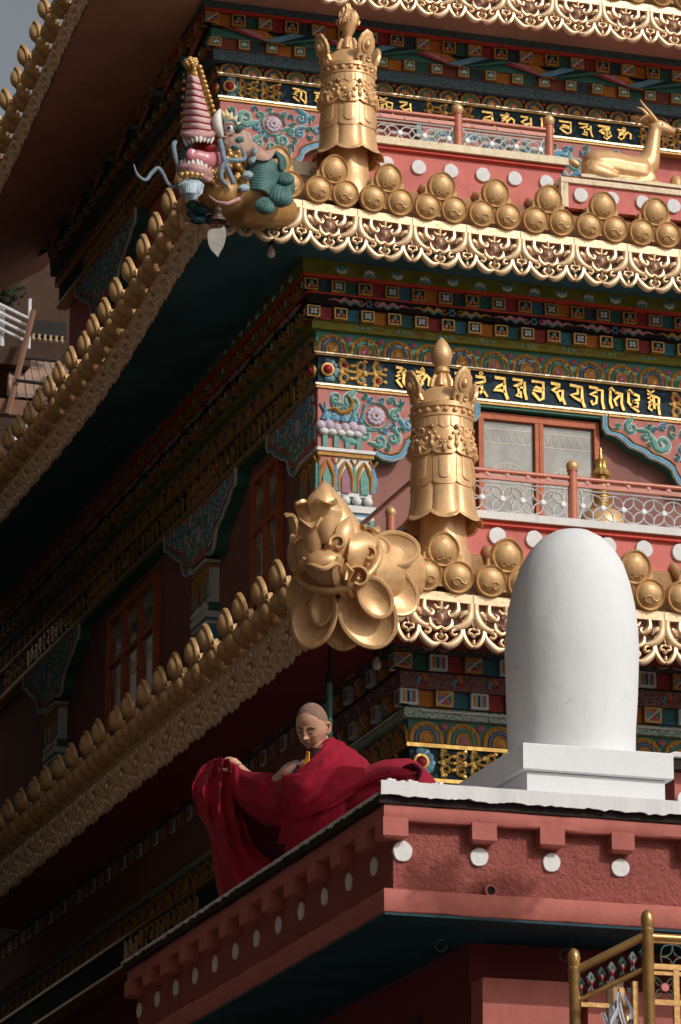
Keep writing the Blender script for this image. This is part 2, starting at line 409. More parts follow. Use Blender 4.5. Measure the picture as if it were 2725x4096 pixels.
def vine_fill(mb, poly, w, r0, seed, flower=None):
    """carved leafy volutes filling a bracket; materials 0 ground 1 pale rim 2 sage 3 blue 4 flower 5 ochre"""
    q = random.Random(seed); xs = [p[0] for p in poly]; ys = [p[1] for p in poly]
    done = []
    if flower:
        fx, fy, fr, fm = flower
        for k in range(11):
            a = 2*PI*k/11; mb.ball((fx+fr*.66*math.cos(a), fy+fr*.66*math.sin(a), w+.008), (fr*.33, fr*.33, .022), fm, 8, 4)
        for k in range(7):
            a = 2*PI*k/7+.3; mb.ball((fx+fr*.33*math.cos(a), fy+fr*.33*math.sin(a), w+.022), (fr*.27, fr*.27, .024), fm, 8, 4)
        mb.ball((fx, fy, w+.03), (fr*.2, fr*.2, .025), 5, 8, 5)
        mb.ribbon([(fx+fr*1.35*math.cos(t*.5), fy+fr*1.35*math.sin(t*.5)) for t in range(13)], .03, w, .02, 1)
        mb.ribbon([(fx+fr*1.35*math.cos(t*.5), fy+fr*1.35*math.sin(t*.5)) for t in range(13)], .021, w+.004, .024, 2)
        done.append((fx, fy, fr*1.5))
    for t in range(2600):
        r = r0*q.uniform(.62, 1.05) if t < 900 else r0*q.uniform(.3, .6)
        x = q.uniform(min(xs), max(xs)); y = q.uniform(min(ys), max(ys))
        if any(math.hypot(x-a, y-b) < (r+c)*.86 for a, b, c in done): continue
        if not all(inpoly(x+r*.92*math.cos(k), y+r*.92*math.sin(k), poly) for k in range(6)): continue
        done.append((x, y, r))
        d = q.choice((-1, 1)); a0 = q.uniform(0, 6.28); n = 10
        tail = (x+r*1.5*math.cos(a0-d*.55), y+r*1.5*math.sin(a0-d*.55))
        pts = spiral(x, y, r*.82, 1.2, a0, d, n, tail)
        m = 2 if q.random() < .55 else 3
        wd = [r*.22]+[r*.78*(1-.6*i/n) for i in range(n+1)]
        mb.ribbon(pts, [z*1.0+.012 for z in wd], w, .016, 1)
        mb.ribbon(pts, [z*.86 for z in wd], w+.006, .026, m)
        mb.ball(pts[-1]+(w+.02,), (r*.16, r*.16, .014), 1, 6, 4)
    return done

BRO = [(1.44,0),(1.44,-.13),(1.40,-.19),(1.30,-.205),(1.22,-.25),(1.15,-.31),(1.06,-.335),(.99,-.36),(.93,-.41),(.84,-.43),(.74,-.475),(.68,-.52),(.66,-.58),(.60,-.67),(.50,-.71),(.40,-.70),(.32,-.66)]
VM = [rose, rimw, sage, blue, lilac, cornb, green]
def bracket(name, T_, uc, vt, w, half=(1, 1), seed=1, flower=None, parent=None, hs=1., xs=1., thick=.17):
    """scalloped corbel either side of a pillar, hanging below the inscription board"""
    L = [(-a*xs+uc, vt+b*hs) for a, b in BRO] if half[0] else [(uc-.294, vt), (uc-.294, vt-.66*hs)]
    Rr = [(a*xs+uc, vt+b*hs) for a, b in BRO] if half[1] else [(uc+.3, vt), (uc+.3, vt-.66*hs)]
    poly = L+Rr[::-1]
    mb = MB(T_)
    mb.prism(poly, w-thick, w-.012, 6)
    mb.prism(poly, w-.011, w, 0)
    for P_, on in ((L, half[0]), (Rr, half[1])):
        if not on: continue
        c = (uc, vt+.6)
        def off(P_, d): return [(p[0]+(c[0]-p[0])*d/math.hypot(c[0]-p[0], c[1]-p[1]), p[1]+(c[1]-p[1])*d/math.hypot(c[0]-p[0], c[1]-p[1])) for p in P_]
        mb.ribbon(off(P_, .03), .065, w, .022, 3); mb.ribbon(P_, .022, w-.002, .03, 1); mb.ribbon(off(P_, .07), .022, w, .028, 5)
    c = (uc, vt+.3)
    inner = [(p[0]+(c[0]-p[0])*.11/math.hypot(c[0]-p[0], c[1]-p[1]), min(p[1]+(c[1]-p[1])*.10/math.hypot(c[0]-p[0], c[1]-p[1]), vt-.02)) for p in poly]
    vine_fill(mb, inner, w, .115, seed, flower)
    return mb.build(name, VM, parent)

def pillar(T_, uc, vt, w, parent, ww=.3, low=13.0):
    """square painted column head: mouldings, acanthus, pearls, fluted white block and volutes"""
    mb = MB(T_); u0, u1 = uc-ww, uc+ww
    M = [whited, green, cornb, sage, blue, plum, mauve]
    mb.box(u0+.03, u1-.03, low-1.5, vt-.9, w-.30, w-.03, 6)
    mb.box(u0-.01, u1+.01, vt-.035, vt, w-.34, w+.03, 0); mb.box(u0, u1, vt-.08, vt-.035, w-.33, w+.015, 2)
    mb.box(u0+.02, u1-.02, vt-.49, vt-.08, w-.31, w-.01, 0)
    for k in range(3):
        c = u0+.1+(u1-u0-.2)*k/2
        hh = .36
        for s in (-1, 1):
            mb.ribbon([(c, vt-.12), (c+s*.045, vt-.2), (c+s*.075, vt-.3), (c+s*.07, vt-.44)], [.02, .05, .045, .03], w-.01, .03, 2 if k != 1 else 2)
        mb.prism([(c-.04, vt-.46), (c+.04, vt-.46), (c+.045, vt-.3), (c, vt-.2), (c-.045, vt-.3)], w-.01, w+.012, 5 if k == 1 else 3)
    for k in range(4):
        c = u0+.2*k; mb.ribbon([(c, vt-.44), (c+.01, vt-.3), (c-.01, vt-.14)], [.05, .07, .02], w-.01, .02, (3, 4, 3, 4)[k])
        c = u0+.2*k; mb.ribbon([(c-.04, vt-.1), (c, vt-.17), (c+.04, vt-.1)], .03, w-.01, .02, 2)
    for k in range(5):
        mb.ball((u0+.06+(u1-u0-.12)*k/4, vt-.535, w-.005), (.052, .05, .04), 0, 10, 6)
    mb.box(u0+.01, u1-.01, vt-.59, vt-.48, w-.31, w-.02, 1)
    mb.box(u0-.015, u1+.015, vt-.66, vt-.59, w-.33, w+.02, 0)
    mb.box(u0+.01, u1-.01, vt-.70, vt-.66, w-.32, w, 4)
    mb.box(u0, u1, vt-.73, vt-.70, w-.33, w+.01, 0)
    mb.box(u0+.02, u1-.02, vt-.93, vt-.73, w-.31, w-.01, 0)
    mb.prism([(u1-.18, vt-.73), (u1, vt-.73), (u1, vt-.85), (u1+.03, vt-.93), (u1-.12, vt-.93), (u1-.16, vt-.86)], w-.28, w+.006, 3)
    mb.ribbon(spiral(u1-.11, vt-.82, .055, 1.2, 2.5, 1, 10), [.028]*11, w+.004, .02, 0)
    mb.ribbon(spiral(u1-.11, vt-.79, .07, .5, .3, 1, 8), [.022]*9, w+.004, .02, 2)
    mb.prism([(u0+.18, vt-.73), (u0, vt-.73), (u0, vt-.85), (u0-.03, vt-.93), (u0+.12, vt-.93), (u0+.16, vt-.86)], w-.28, w+.006, 4)
    return mb.build('pillar', M, parent)

def lace_window(T_, u0, u1, v0, v1, w, parent, panes=2, mull_h=None):
    """timber casement whose panes show etched curtain lace"""
    f = MB(T_); t = .055
    f.box(u0, u1, v1-t*1.3, v1, w-.03, w+.05); f.box(u0, u1, v0, v0+t, w-.03, w+.05)
    f.box(u0, u0+t, v0+t, v1-t*1.3, w-.03, w+.05); f.box(u1-t, u1, v0+t, v1-t*1.3, w-.03, w+.05)
    for k in range(1, panes):
        c = u0+(u1-u0)*k/panes; f.box(c-.045, c-.004, v0+t, v1-t*1.3, w-.03, w+.045); f.box(c+.004, c+.045, v0+t, v1-t*1.3, w-.03, w+.045)
    if mull_h: f.box(u0+t, u1-t, mull_h-.03, mull_h+.03, w-.028, w+.036)
    fo = f.build('window', wood, parent)
    p = MB(T_); p.box(u0+t*.8, u1-t*.8, v0+t*.8, v1-t, w-.028, w-.004, 0)
    for k in range(panes):
        a = u0+(u1-u0)*k/panes+.07; b = u0+(u1-u0)*(k+1)/panes-.07; cx = (a+b)/2; cy = v0+(v1-v0)*.52; R_ = (b-a)*.40
        p.ribbon([(cx+R_*math.cos(i*PI/12), cy+R_*math.sin(i*PI/12)) for i in range(25)], .010, w-.003, .003, 1)
        for q in range(18):
            t1 = q*2*PI/18; e = 1+.1*(q % 3)
            p.ribbon([(cx+R_*.42*math.cos(t1), cy+R_*.42*math.sin(t1)), (cx+R_*.7*math.cos(t1+.12), cy+R_*.7*math.sin(t1+.12)), (cx+R_*.95*e*math.cos(t1-.06), cy+R_*.95*e*math.sin(t1-.06))], .010, w-.003, .003, 1)
        n = 6
        for q in range(n):
            x0 = a+(b-a)*q/n; p.ribbon([(x0, v1-.17), (x0+(b-a)/n/2, v1-.30), (x0+(b-a)/n, v1-.17)], .009, w-.003, .003, 1)
        for zz in (.16, .31): p.ribbon([(a, v1-zz), (b, v1-zz)], .009, w-.003, .003, 1)
    lace = mat('etched_lace', (.56,.50,.40), .4, var=.1, bump=0)
    p.build('pane', [glass, lace], fo)
    return fo

# ------------------------------------------------ gilded lettering, traced stroke by stroke in a unit cell (x 0-1, y 0-1 up)
GL = {
 'a': [([(.0,1),(.42,.97),(.40,.86),(.12,.72),(.36,.66)],.13), ([(.36,.70),(.02,.52),(.30,.48),(.04,.33),(.42,.0)],.12), ([(.50,.93),(.55,.6),(.50,.3),(.85,-.08)],.14), ([(.50,.93),(.82,.80),(.84,.4),(.86,-.05)],.12)],
 'om': [([(.0,.88),(.62,.84),(.55,.72),(.1,.64)],.13), ([(.55,.70),(.1,.42)],.12), ([(.42,.6),(.48,.3),(.25,.08),(.05,.3)],.12), ([(.5,.5),(.75,.75),(.95,.6),(.92,.2)],.15), ([(.35,1.0),(.47,1.12),(.6,1.0),(.47,.92),(.35,1.0)],.07)],
 'sha': [([(.05,.9),(.6,.9),(.5,.75),(.1,.5),(.5,.55)],.13), ([(.5,.6),(.45,.2),(.1,.05)],.12), ([(.85,.95),(.9,.5),(.85,.2),(1.05,-.1)],.14)],
 'ha': [([(.0,1),(.85,.97),(.8,.8),(.35,.75)],.15), ([(.5,.9),(.1,.55),(.45,.35),(.9,.62)],.13), ([(.30,.6),(.75,.15)],.12), ([(.52,.72),(.95,.3),(.6,-.02),(.4,.15)],.12)],
 'ram': [([(.1,.95),(.75,.93),(.75,.7)],.14), ([(.75,.72),(.1,.58),(.6,.52),(.15,.40)],.12), ([(.5,.5),(.6,.25),(.4,.1)],.13), ([(.6,.3),(.95,-.05)],.10), ([(.38,1.12),(.5,1.24),(.62,1.12),(.5,1.02),(.38,1.12)],.07)],
 'va': [([(.1,1),(.8,.97),(.78,.7),(.82,.3),(1.0,-.08)],.15), ([(.78,.72),(.3,.52),(.05,.33),(.5,.36),(.82,.3)],.13)],
 'sma': [([(.0,1),(.7,.97),(.62,.82),(.1,.64),(.55,.62)],.13), ([(.4,.62),(.45,.3),(.25,.18),(.6,.1),(.55,.4)],.12), ([(.85,.92),(.85,.4),(.98,.0)],.13), ([(.4,.60),(.85,.62)],.1)],
 'pa': [([(.0,1),(.82,.97),(.80,.15),(.55,.05),(.05,.42)],.14), ([(.8,.6),(.3,.72),(.05,.55),(.7,.5)],.12)],
 'ka': [([(.0,1),(.65,.95),(.55,.8)],.14), ([(.52,.85),(.1,.62),(.4,.55),(.55,.3),(.7,.1)],.14), ([(.50,.62),(.85,.66),(.80,.3),(1.0,-.05)],.13)],
 'tha': [([(.0,1),(.85,.93),(.85,.5),(.88,.2),(1.05,-.1)],.14), ([(.55,.85),(.55,.6),(.05,.48),(.5,.3),(.85,.22)],.13)],
 'dja': [([(.0,1),(.6,.96),(.5,.8)],.13), ([(.55,.8),(.08,.62),(.55,.52),(.5,.2),(.25,.1),(.15,.3)],.12), ([(.6,.9),(.95,.88),(.93,.3),(1.05,-.08)],.13)],
 'ti': [([(.25,.95),(.1,.98),(.25,1.08),(.55,.85)],.09), ([(.18,1.0),(.15,.3),(.3,.0)],.13), ([(.5,.85),(1.0,.8),(.95,.3),(1.12,-.05)],.13), ([(.85,.72),(.45,.45),(.62,.15)],.12)],
 'dhi': [([(.2,.95),(.05,.98),(.2,1.08),(.5,.85)],.09), ([(.12,1.0),(.1,.4),(.3,.25)],.13), ([(.45,.88),(.85,.78),(.85,.6),(.4,.45)],.13), ([(.4,.48),(.8,.42),(.75,.2),(.3,.2),(.85,-.05)],.12)],
 'hum': [([(.1,.95),(.5,.9),(.15,.72),(.5,.66),(.2,.5),(.4,.4)],.11), ([(.3,.45),(.2,.2),(.45,.1)],.11), ([(.55,.85),(.6,.2)],.12), ([(.6,.85),(.95,.78),(.9,.3),(.98,-.1)],.12), ([(.6,.45),(.9,.42)],.09), ([(.1,1.15),(.35,1.02),(.62,1.15)],.08)],
 'ma': [([(.05,.98),(.55,.96),(.5,.8)],.13), ([(.5,.85),(.1,.55),(.4,.35),(.7,.5)],.14), ([(.75,.95),(.78,.3),(.95,.0)],.13)],
 'ni': [([(.2,1.12),(.05,1.0)],.08), ([(.15,1.1),(.18,.2)],.13), ([(.3,1.1),(.7,.92)],.08), ([(.4,.9),(.95,.86),(.9,.4),(1.0,.02)],.12), ([(.4,.7),(.8,.66)],.1), ([(.35,.45),(.35,.1),(.7,.08),(.7,.45),(.35,.45)],.13)],
}
def letters(mb, seq, u0, u1, v0, v1, w, rev=False):
    n = len(seq); p = (u1-u0)/n; h = v1-v0
    for k, gch in enumerate(seq):
        for pts, wd in GL[gch]:
            q = [(u0+p*(k+.08+.74*x), v0+h*y) for x, y in pts]
            if rev: q = [(u0+u1-x, y) for x, y in q]
            # square the stroke joints: one flat bar per segment group
            wq = [wd*h*1.25]*len(q)
            mb.ribbon(q, wq, w, .024, 0, flat=True)

SEQ2 = ['a','om','sha','ha','ram','va','sma','pa','ka','tha','dja','ti','dhi','hum']
SEQ1a = ['a','om','va','pa','hum','ma']; SEQ1b = ['va','om','ma','ni','pa','sma','ha','om']

def storey(kind, x0, y0, XR, YL, zb):
    """one painted storey; zb maps band names to heights"""
    c = MB(); BX = lambda k, a, b, mi: cornice_box(c, x0, y0, k, a, b, XR, YL, mi)
    a_ = MB()
    sides = ((RT(x0, y0), XR-x0, 0), (LT(x0, y0), YL-y0, 1))
    if kind == 2:
        BX(.235, 15.865, 16.02, YG); BX(.215, 15.835, 15.865, RM); BX(.15, 15.57, 15.835, DK); BX(.165, 15.675, 15.69, RM)
        BX(.11, 15.42, 15.57, DK); BX(.085, 15.325, 15.42, YG); BX(.03, 15.09, 15.325, GR)
        for T_, ln, sd in sides:
            c.T = T_
            block_row(c, -.205, ln, 15.755, .205, .145, .072, ('trio','flower'), (FD, FG, FR, FB, FO), .15, sd)
            block_row(c, -.165, ln, 15.480, .165, .145, .070, ('trio','flower'), (FG, FR, FB, FO), .13, 1)
            k = 0; u = .05
            while u < ln:       # painted cloud scrolls between the block rows and petals on the yellow band
                cc = (PK, GP, PK)[k % 3]
                for s in (-1, 1):
                    P_ = [(u+.45+s*x, 15.615+y) for x, y in ((.10,.0),(.16,.025),(.2,-.01),(.26,.03),(.31,-.005),(.36,.02),(.44,0))]
                    c.ribbon(P_, [.03,.04,.035,.035,.03,.02,.006], .152, .02, cc, n=2)
                    c.ribbon([(p[0], p[1]-.024) for p in P_[:5]], [.02,.02,.02,.02,.008], .152, .016, SG, n=2)
                    c.ribbon(spiral(u+.45+s*.085, 15.615, .036, 1.1, 0, s, 9), .016, .152, .022, cc)
                for q in range(6): c.ball((u+.45+.03*math.cos(q*PI/3), 15.615+.03*math.sin(q*PI/3), .156), (.014,.014,.01), BL, 6, 4)
                u += .9; k += 1
            u = .18; k = 0
            while u < ln:
                dv = 15.89 if k % 2 else 15.945
                sg = 1 if k % 2 else -1
                for q in range(5):
                    t = (q-2)*.8+PI/2*(1 if sg > 0 else 3)
                    c.ball((u+.05*math.cos(t), dv+.042*math.sin(t), .237), (.026 if q == 2 else .02, .026, .008), (BL, RW, RW, RW, BL)[q], 7, 4)
                c.ball((u, dv, .24), (.024,.02,.01), SG, 7, 4)
                u += .3; k += 1
            for u in [x*.45 for x in range(1, int(ln/.45))]:
                for q in (-1, 0, 1): c.ball((u+q*.06, 15.37, .088), (.018,.018,.01), (BL, SG, BL)[q+1], 7, 4)
                c.ribbon([(u+.12+.03*i, 15.37+.012*(-1)**i) for i in range(5)], .01, .086, .004, BR)
            a_.T = T_
            n = int((ln+.05)/.352)+1
            for k in range(n): arch(a_, -.05+.19+.352*k, 15.095, .345, .205, .032, (1, 2)[k % 2], (3, 4)[k % 2])
    elif kind == 1:
        BX(.285, 19.985, 20.06, ST); BX(.25, 19.955, 19.985, RM); BX(.19, 19.79, 19.955, DK); BX(.15, 19.69, 19.79, GR)
        BX(.125, 19.555, 19.69, BR); BX(.115, 19.43, 19.555, ST); BX(.02, 19.30, 19.43, DK)
        for T_, ln, sd in sides:
            c.T = T_
            block_row(c, -.25, ln, 19.872, .252, .155, .078, ('cross','trio'), (FO, FG, FR, FD), .14, sd)
            block_row(c, -.18, ln, 19.62, .178, .162, .062, ('lotus',), (BR, FD, FO, FG), .12, 0)
            u = -.1; k = 0
            while u < ln:       # pleated valance of five-colour silk hung in long diagonals
                cs = (CR, PK, OR, GR, NV, BL)
                for q in range(3):
                    c.prism([(u+.05+q*.17, 19.795), (u+.22+q*.17, 19.795), (u+.78, 19.665-.006*q), (u+.62+.02*q, 19.668-.004*q)], .19+.008*q, .20+.008*q, cs[q])
                    c.prism([(u+1.02+.17*(2-q), 19.795-.002), (u+.85+.17*(2-q), 19.795-.002), (u+.60-.03*q, 19.70-.015*q), (u+.76-.03*q, 19.665)], .218+.008*q, .226+.008*q, cs[3+q])
                u += 1.08; k += 1
            a_.T = T_
            n = int((ln+.05)/.258)+1
            for k in range(n): arch(a_, .10+.258*k, 19.305, .25, .135, .03, (1, 2)[k % 2], (3, 4)[k % 2])
    else:
        BX(.35, 11.46, 11.60, CL); BX(.25, 11.29, 11.46, DK); BX(.22, 11.13, 11.29, SW); BX(.16, 10.96, 11.13, DK); BX(.165, 10.86, 10.955, PB); BX(.10, 10.62, 10.86, GR)
        for T_, ln, sd in sides:
            c.T = T_
            block_row(c, -.305, ln, 11.375, .305, .178, .088, ('cross','stripe'), (FG, FR, FB), .155, sd)
            block_row(c, -.22, ln, 11.045, .225, .178, .088, ('stripe','cross'), (FO, FB, FR), .155, 0)
            for u in [x*.36 for x in range(int(ln/.36))]:      # three-colour whirls on the blossom band
                for q, cc in enumerate((OR, BL, CR)):
                    t = q*2*PI/3
                    c.ribbon([(u+.01*math.cos(t), 11.21+.01*math.sin(t)), (u+.04*math.cos(t+.5), 11.21+.04*math.sin(t+.5)), (u+.058*math.cos(t+1.5), 11.21+.058*math.sin(t+1.5)), (u+.04*math.cos(t+2.4), 11.21+.045*math.sin(t+2.4))], [.03,.05,.035,.01], .222, .012, cc)
            c.tube([(u/3, 10.925, .185) for u in range(int(ln*3))], .009, 5, WH)
            for u in [x*.8+.1 for x in range(int(ln/.8))]:
                for s in (-1, 1): c.ribbon([(u+s*.02, 11.50), (u+s*.10, 11.48), (u+s*.16, 11.53), (u+s*.12, 11.575), (u, 11.58)], .02, .352, .008, PK, n=2)
            a_.T = T_
            n = int((ln+.1)/.372)+1
            for k in range(n): arch(a_, .07+.372*k, 10.63, .365, .215, .115, (1, 2)[k % 2], (3, 4)[k % 2])
    c.build('brocade_cornice', BM, T); a_.build('lotus_frieze', AM, T)

# --- storey 2 (behind the second banner)
W2 = (0., 0.)
storey(2, 0., 0., 7.2, 16., None)
def text_band(x0, y0, XR, YL, v0, v1, segsR, segsL, frieze_end, mould=True):
    nb = MB(); cornice_box(nb, x0, y0, -.005, v0, v1, XR, YL)
    bo = nb.build('inscription_board', navy, T)
    for T_, segs, fe, rv in ((RT(x0, y0), segsR, frieze_end[0], False), (LT(x0, y0), segsL, frieze_end[1], True)):
        for s, a, b in segs:
            le = MB(T_); letters(le, s, a, b, v0+.04, v1-.05, -.004, rev=rv); le.build('lettering', goldl, bo)
        for a, b in fe:
            gs = MB(T_); scroll_board(gs, a, b, v0, v1, -.004); gs.build('gilded_scrollwork', [goldp, blued, crim, sage], bo)
        gs = MB(T_); corner_flower(gs, .1, (v0+v1)/2, .1, 0); gs.build('corner_flower', [goldp, blued, crim, sage], bo)
    m = MB(); cornice_box(m, x0, y0, .03, v1, v1+.016, XR, YL, 0); cornice_box(m, x0, y0, .045, v1+.016, v1+.028, XR, YL, 1)
    cornice_box(m, x0, y0, .03, v0-.022, v0, XR, YL, 1); cornice_box(m, x0, y0, .018, v0-.048, v0-.022, XR, YL, 0)
    m.build('gilt_moulding', [goldp, mat('silver_trim', (.6,.5,.36), .3, .6, var=.3, vs=30, bump=.2)], T)
text_band(0, 0, 7.2, 16, 14.765, 15.065, [(SEQ2, .82, 3.78)], [(SEQ2, .75, 3.6), (SEQ2, 5.0, 8.0), (SEQ2, 9.5, 12.5)],
          ([(.2,.74),(3.86,6.8)], [(.2,.7),(3.65,4.9),(8.1,9.4),(12.6,13.8)]))
wb = MB(); wb.box(.15, 9, .15, 16, 10.9, 16.0)
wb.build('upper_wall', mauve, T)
bracket('corner_bracket', RT(0,0), .3, 14.715, -.0, (0,1), 3, (.62, 14.47, .105, 4), T)
bracket('corner_bracket', LT(0,0), .3, 14.715, -.0, (0,1), 5, (.62, 14.47, .10, 4), T)
bracket('bracket', RT(0,0), 4.54, 14.715, -.0, (1,1), 8, (4.5, 14.45, .105, 4), T)
bracket('bracket', LT(0,0), 4.35, 14.715, -.0, (1,1), 9, (4.35, 14.35, .105, 4), T)
bracket('bracket', LT(0,0), 11.2, 14.715, -.0, (1,1), 12, (11.2, 14.35, .105, 4), T)
pillar(RT(0,0), .3, 14.085, -.005, T); pillar(LT(.004,0), .304, 14.082, -.005, T)
pillar(LT(0,0), 4.35, 14.0, -.005, T); pillar(LT(0,0), 11.2, 14.0, -.005, T); pillar(RT(0,0), 4.54, 14.0, -.005, T)
# lotus-and-phoenix relief on the corner bracket
cf = MB(RT(0,0))
for k in range(6): cf.ball((.03+.085*k, 14.31+.02*math.sin(k*2), .015), (.06, .06, .045), 0, 9, 6)
for k in range(5): cf.ball((.06+.09*k, 14.25, .018), (.055, .04, .04), 1, 9, 6)
for k in range(4): cf.box(.05+.12*k, .10+.12*k, 14.09, 14.22, 0, .025, 2)
for k in range(9): cf.ribbon([(.05+.05*k, 14.38), (.06+.05*k+.02*(-1)**k, 14.46), (.02+.06*k, 14.55+.02*(k % 3))], [.05,.035,.012], .004, .035, 3 if k % 2 else 4)
cf.ribbon([(.30,14.66),(.36,14.58),(.33,14.50),(.24,14.46),(.17,14.50),(.10,14.48)], [.02,.045,.05,.05,.04,.02], .02, .04, 5, n=3)
cf.build('lotus_relief', [lilac, whited, sage, skyb, blue, cornb], T)
cp = MB(); cp.box(.01, .2, .01, .2, 12, 14.78); cp.build('corner_post', rose, T)
cp = MB(); cp.box(-.19, 0, 3.01, 3.2, 17, 19.05); cp.build('corner_post', rose, T)
# green lintels above the openings
for T_, a, b in ((RT(0,0), 1.72, 3.12), (LT(0,0), 1.7, 2.95), (LT(0,0), 5.75, 9.8)):
    li = MB(T_); li.box(a, b, 14.69, 14.716, -.16, -.001); li.build('lintel', green, T)
lace_window(RT(0,.15), 1.76, 3.09, 13.15, 14.66, .035, T)
lace_window(LT(.15,0), 1.62, 2.62, 13.05, 14.5, .035, T, 2, 13.9)
lace_window(LT(.15,0), 6.5, 8.7, 13.05, 14.5, .035, T, 3, 13.9)

# --- storey 1 (behind the deer)
storey(1, -.2, 3., 6.6, 10.4, None)
text_band(-.2, 3., 6.6, 10.4, 19.045, 19.285, [(SEQ1a, .82, 2.32), (SEQ1b, 3.05, 4.95)], [(SEQ2, 1.2, 4.0)],
          ([(.2,.72),(2.40,3.0),(5.0,6.2)], [(.2,1.1),(4.1,6.1)]))
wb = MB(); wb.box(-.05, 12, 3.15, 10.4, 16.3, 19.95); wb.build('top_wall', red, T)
bracket('corner_bracket', RT(-.2,3.), .3, 19.0, 0., (0,1), 21, (.62, 18.78, .10, 4), T)
bracket('corner_bracket', LT(-.2,3.), .3, 19.0, 0., (0,1), 22, (.62, 18.78, .10, 4), T)
bracket('bracket', RT(-.2,3.), 3.75, 19.0, 0., (1,1), 25, (3.2, 18.80, .10, 3), T)
bracket('bracket', LT(-.2,3.), 5.0, 19.0, 0., (1,1), 26, (4.4, 18.80, .10, 4), T)
pillar(RT(-.2,3.), .3, 18.37, -.005, T, low=18); pillar(LT(-.196,3.), .304, 18.367, -.005, T, low=18)
# --- storey 3 (under the lower eave)
W3 = (.43, -1.75)
storey(3, W3[0], W3[1], 6.6, 16, None)
for T_, e in ((RT(*W3), 6.0), (LT(*W3), 3.0)):
    g3 = MB(T_); scroll_board(g3, .2, e, 10.30, 10.59, .10, False); g3.build('gilded_scrollwork', [goldl, blued, crim, skyb], T)
g3 = MB(RT(*W3)); corner_flower(g3, .02, 10.44, .11, .10); g3.build('corner_flower', [goldl, skyb, crim, skyb], T)
g3 = MB(); cornice_box(g3, W3[0], W3[1], .125, 10.585, 10.622, 6.6, 16, 0)
cornice_box(g3, W3[0], W3[1], .125, 10.25, 10.285, 6.6, 16, 0)
g3.build('gilt_moulding', goldl, T)
nb = MB(); cornice_box(nb, W3[0], W3[1], .085, 10.285, 10.585, 6.6, 16); b3 = nb.build('inscription_board', navy, T)
for a, b in ((3.2, 6.2), (7.2, 10.4)):
    le = MB(LT(*W3)); letters(le, SEQ2, a, b, 10.32, 10.55, .085, rev=True); le.build('lettering', goldl, b3)
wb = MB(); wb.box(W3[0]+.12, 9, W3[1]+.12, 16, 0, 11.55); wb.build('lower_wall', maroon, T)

# ------------------------------------------------ eaves
def trefoil_mesh(dm=1., bk=1., tp=.10):
    """three bossed roundels of a gilded tile end, pointed at the top; local: outward is -Y"""
    mb = MB()
    def boss(cx, cz, r, tip=False):
        prof = [(r*.9,.05*bk),(r,.035*bk),(r,-.012),(r*.93,-.03),(r*.85,-.022),(r*.80,-.014),(r*.75,-.020),(r*.68,-.032),(r*.50,-.048),(r*.25,-.057),(.006,-.060)]
        vs = []
        n = 26
        for rr, y in prof:
            for i in range(n):
                a = 2*PI*i/n; k = 1.
                if tip: k = 1+tp*max(0, math.cos(a-PI/2))**(9 if tp < .2 else 4)
                vs.append((cx+rr*k*math.cos(a), y*(dm if y < -.03 else 1), cz+rr*k*math.sin(a)))
        fs = [(q*n+i, q*n+(i+1)%n, (q+1)*n+(i+1)%n, (q+1)*n+i) for q in range(len(prof)-1) for i in range(n)]
        fs += [tuple(range(n)), tuple((len(prof)-1)*n+i for i in range(n))]
        mb.add(vs, fs)
        s = 1 if cx < 0 else -1
        def rel(P_, wd):
            Q = []
            for x, z in P_:
                d = math.hypot(x, z)/r; Q.append((cx+x, (-.058+.05*d*d*.6)*dm-.003, cz+z))
            mb.tube(Q, wd, 5)
        if tip:
            for dx in (-.045, 0, .045): 
                mb.tube([(cx+dx+.02*math.cos(t), -.048 if dx else -.044, cz-r*.42-abs(dx)*.3+.02*math.sin(t)) for t in (0,.9,1.8,2.7,3.6,4.5,5.4,6.2)], .006, 4)
        else:
            rel([(-s*.075,-.03),(-s*.05,-.055),(-s*.02,-.045),(0,-.02),(s*.03,-.015),(s*.06,-.03),(s*.045,-.065),(s*.015,-.075),(.0,-.055)], [.004,.006,.006,.007,.008,.008,.007,.006,.004])
    boss(-.141, .166, .142); boss(.141, .166, .142); boss(0, .385, .147, True)
    mb.prism([(-.20,.06),(.20,.06),(.20,.28),(.08,.42),(-.08,.42),(-.20,.28)], 0, 1) if 0 else mb.box(-.17, .17, .0, .05, .08, .36)
    return mb.mesh('roof_ornament', [goldt], None, 40)
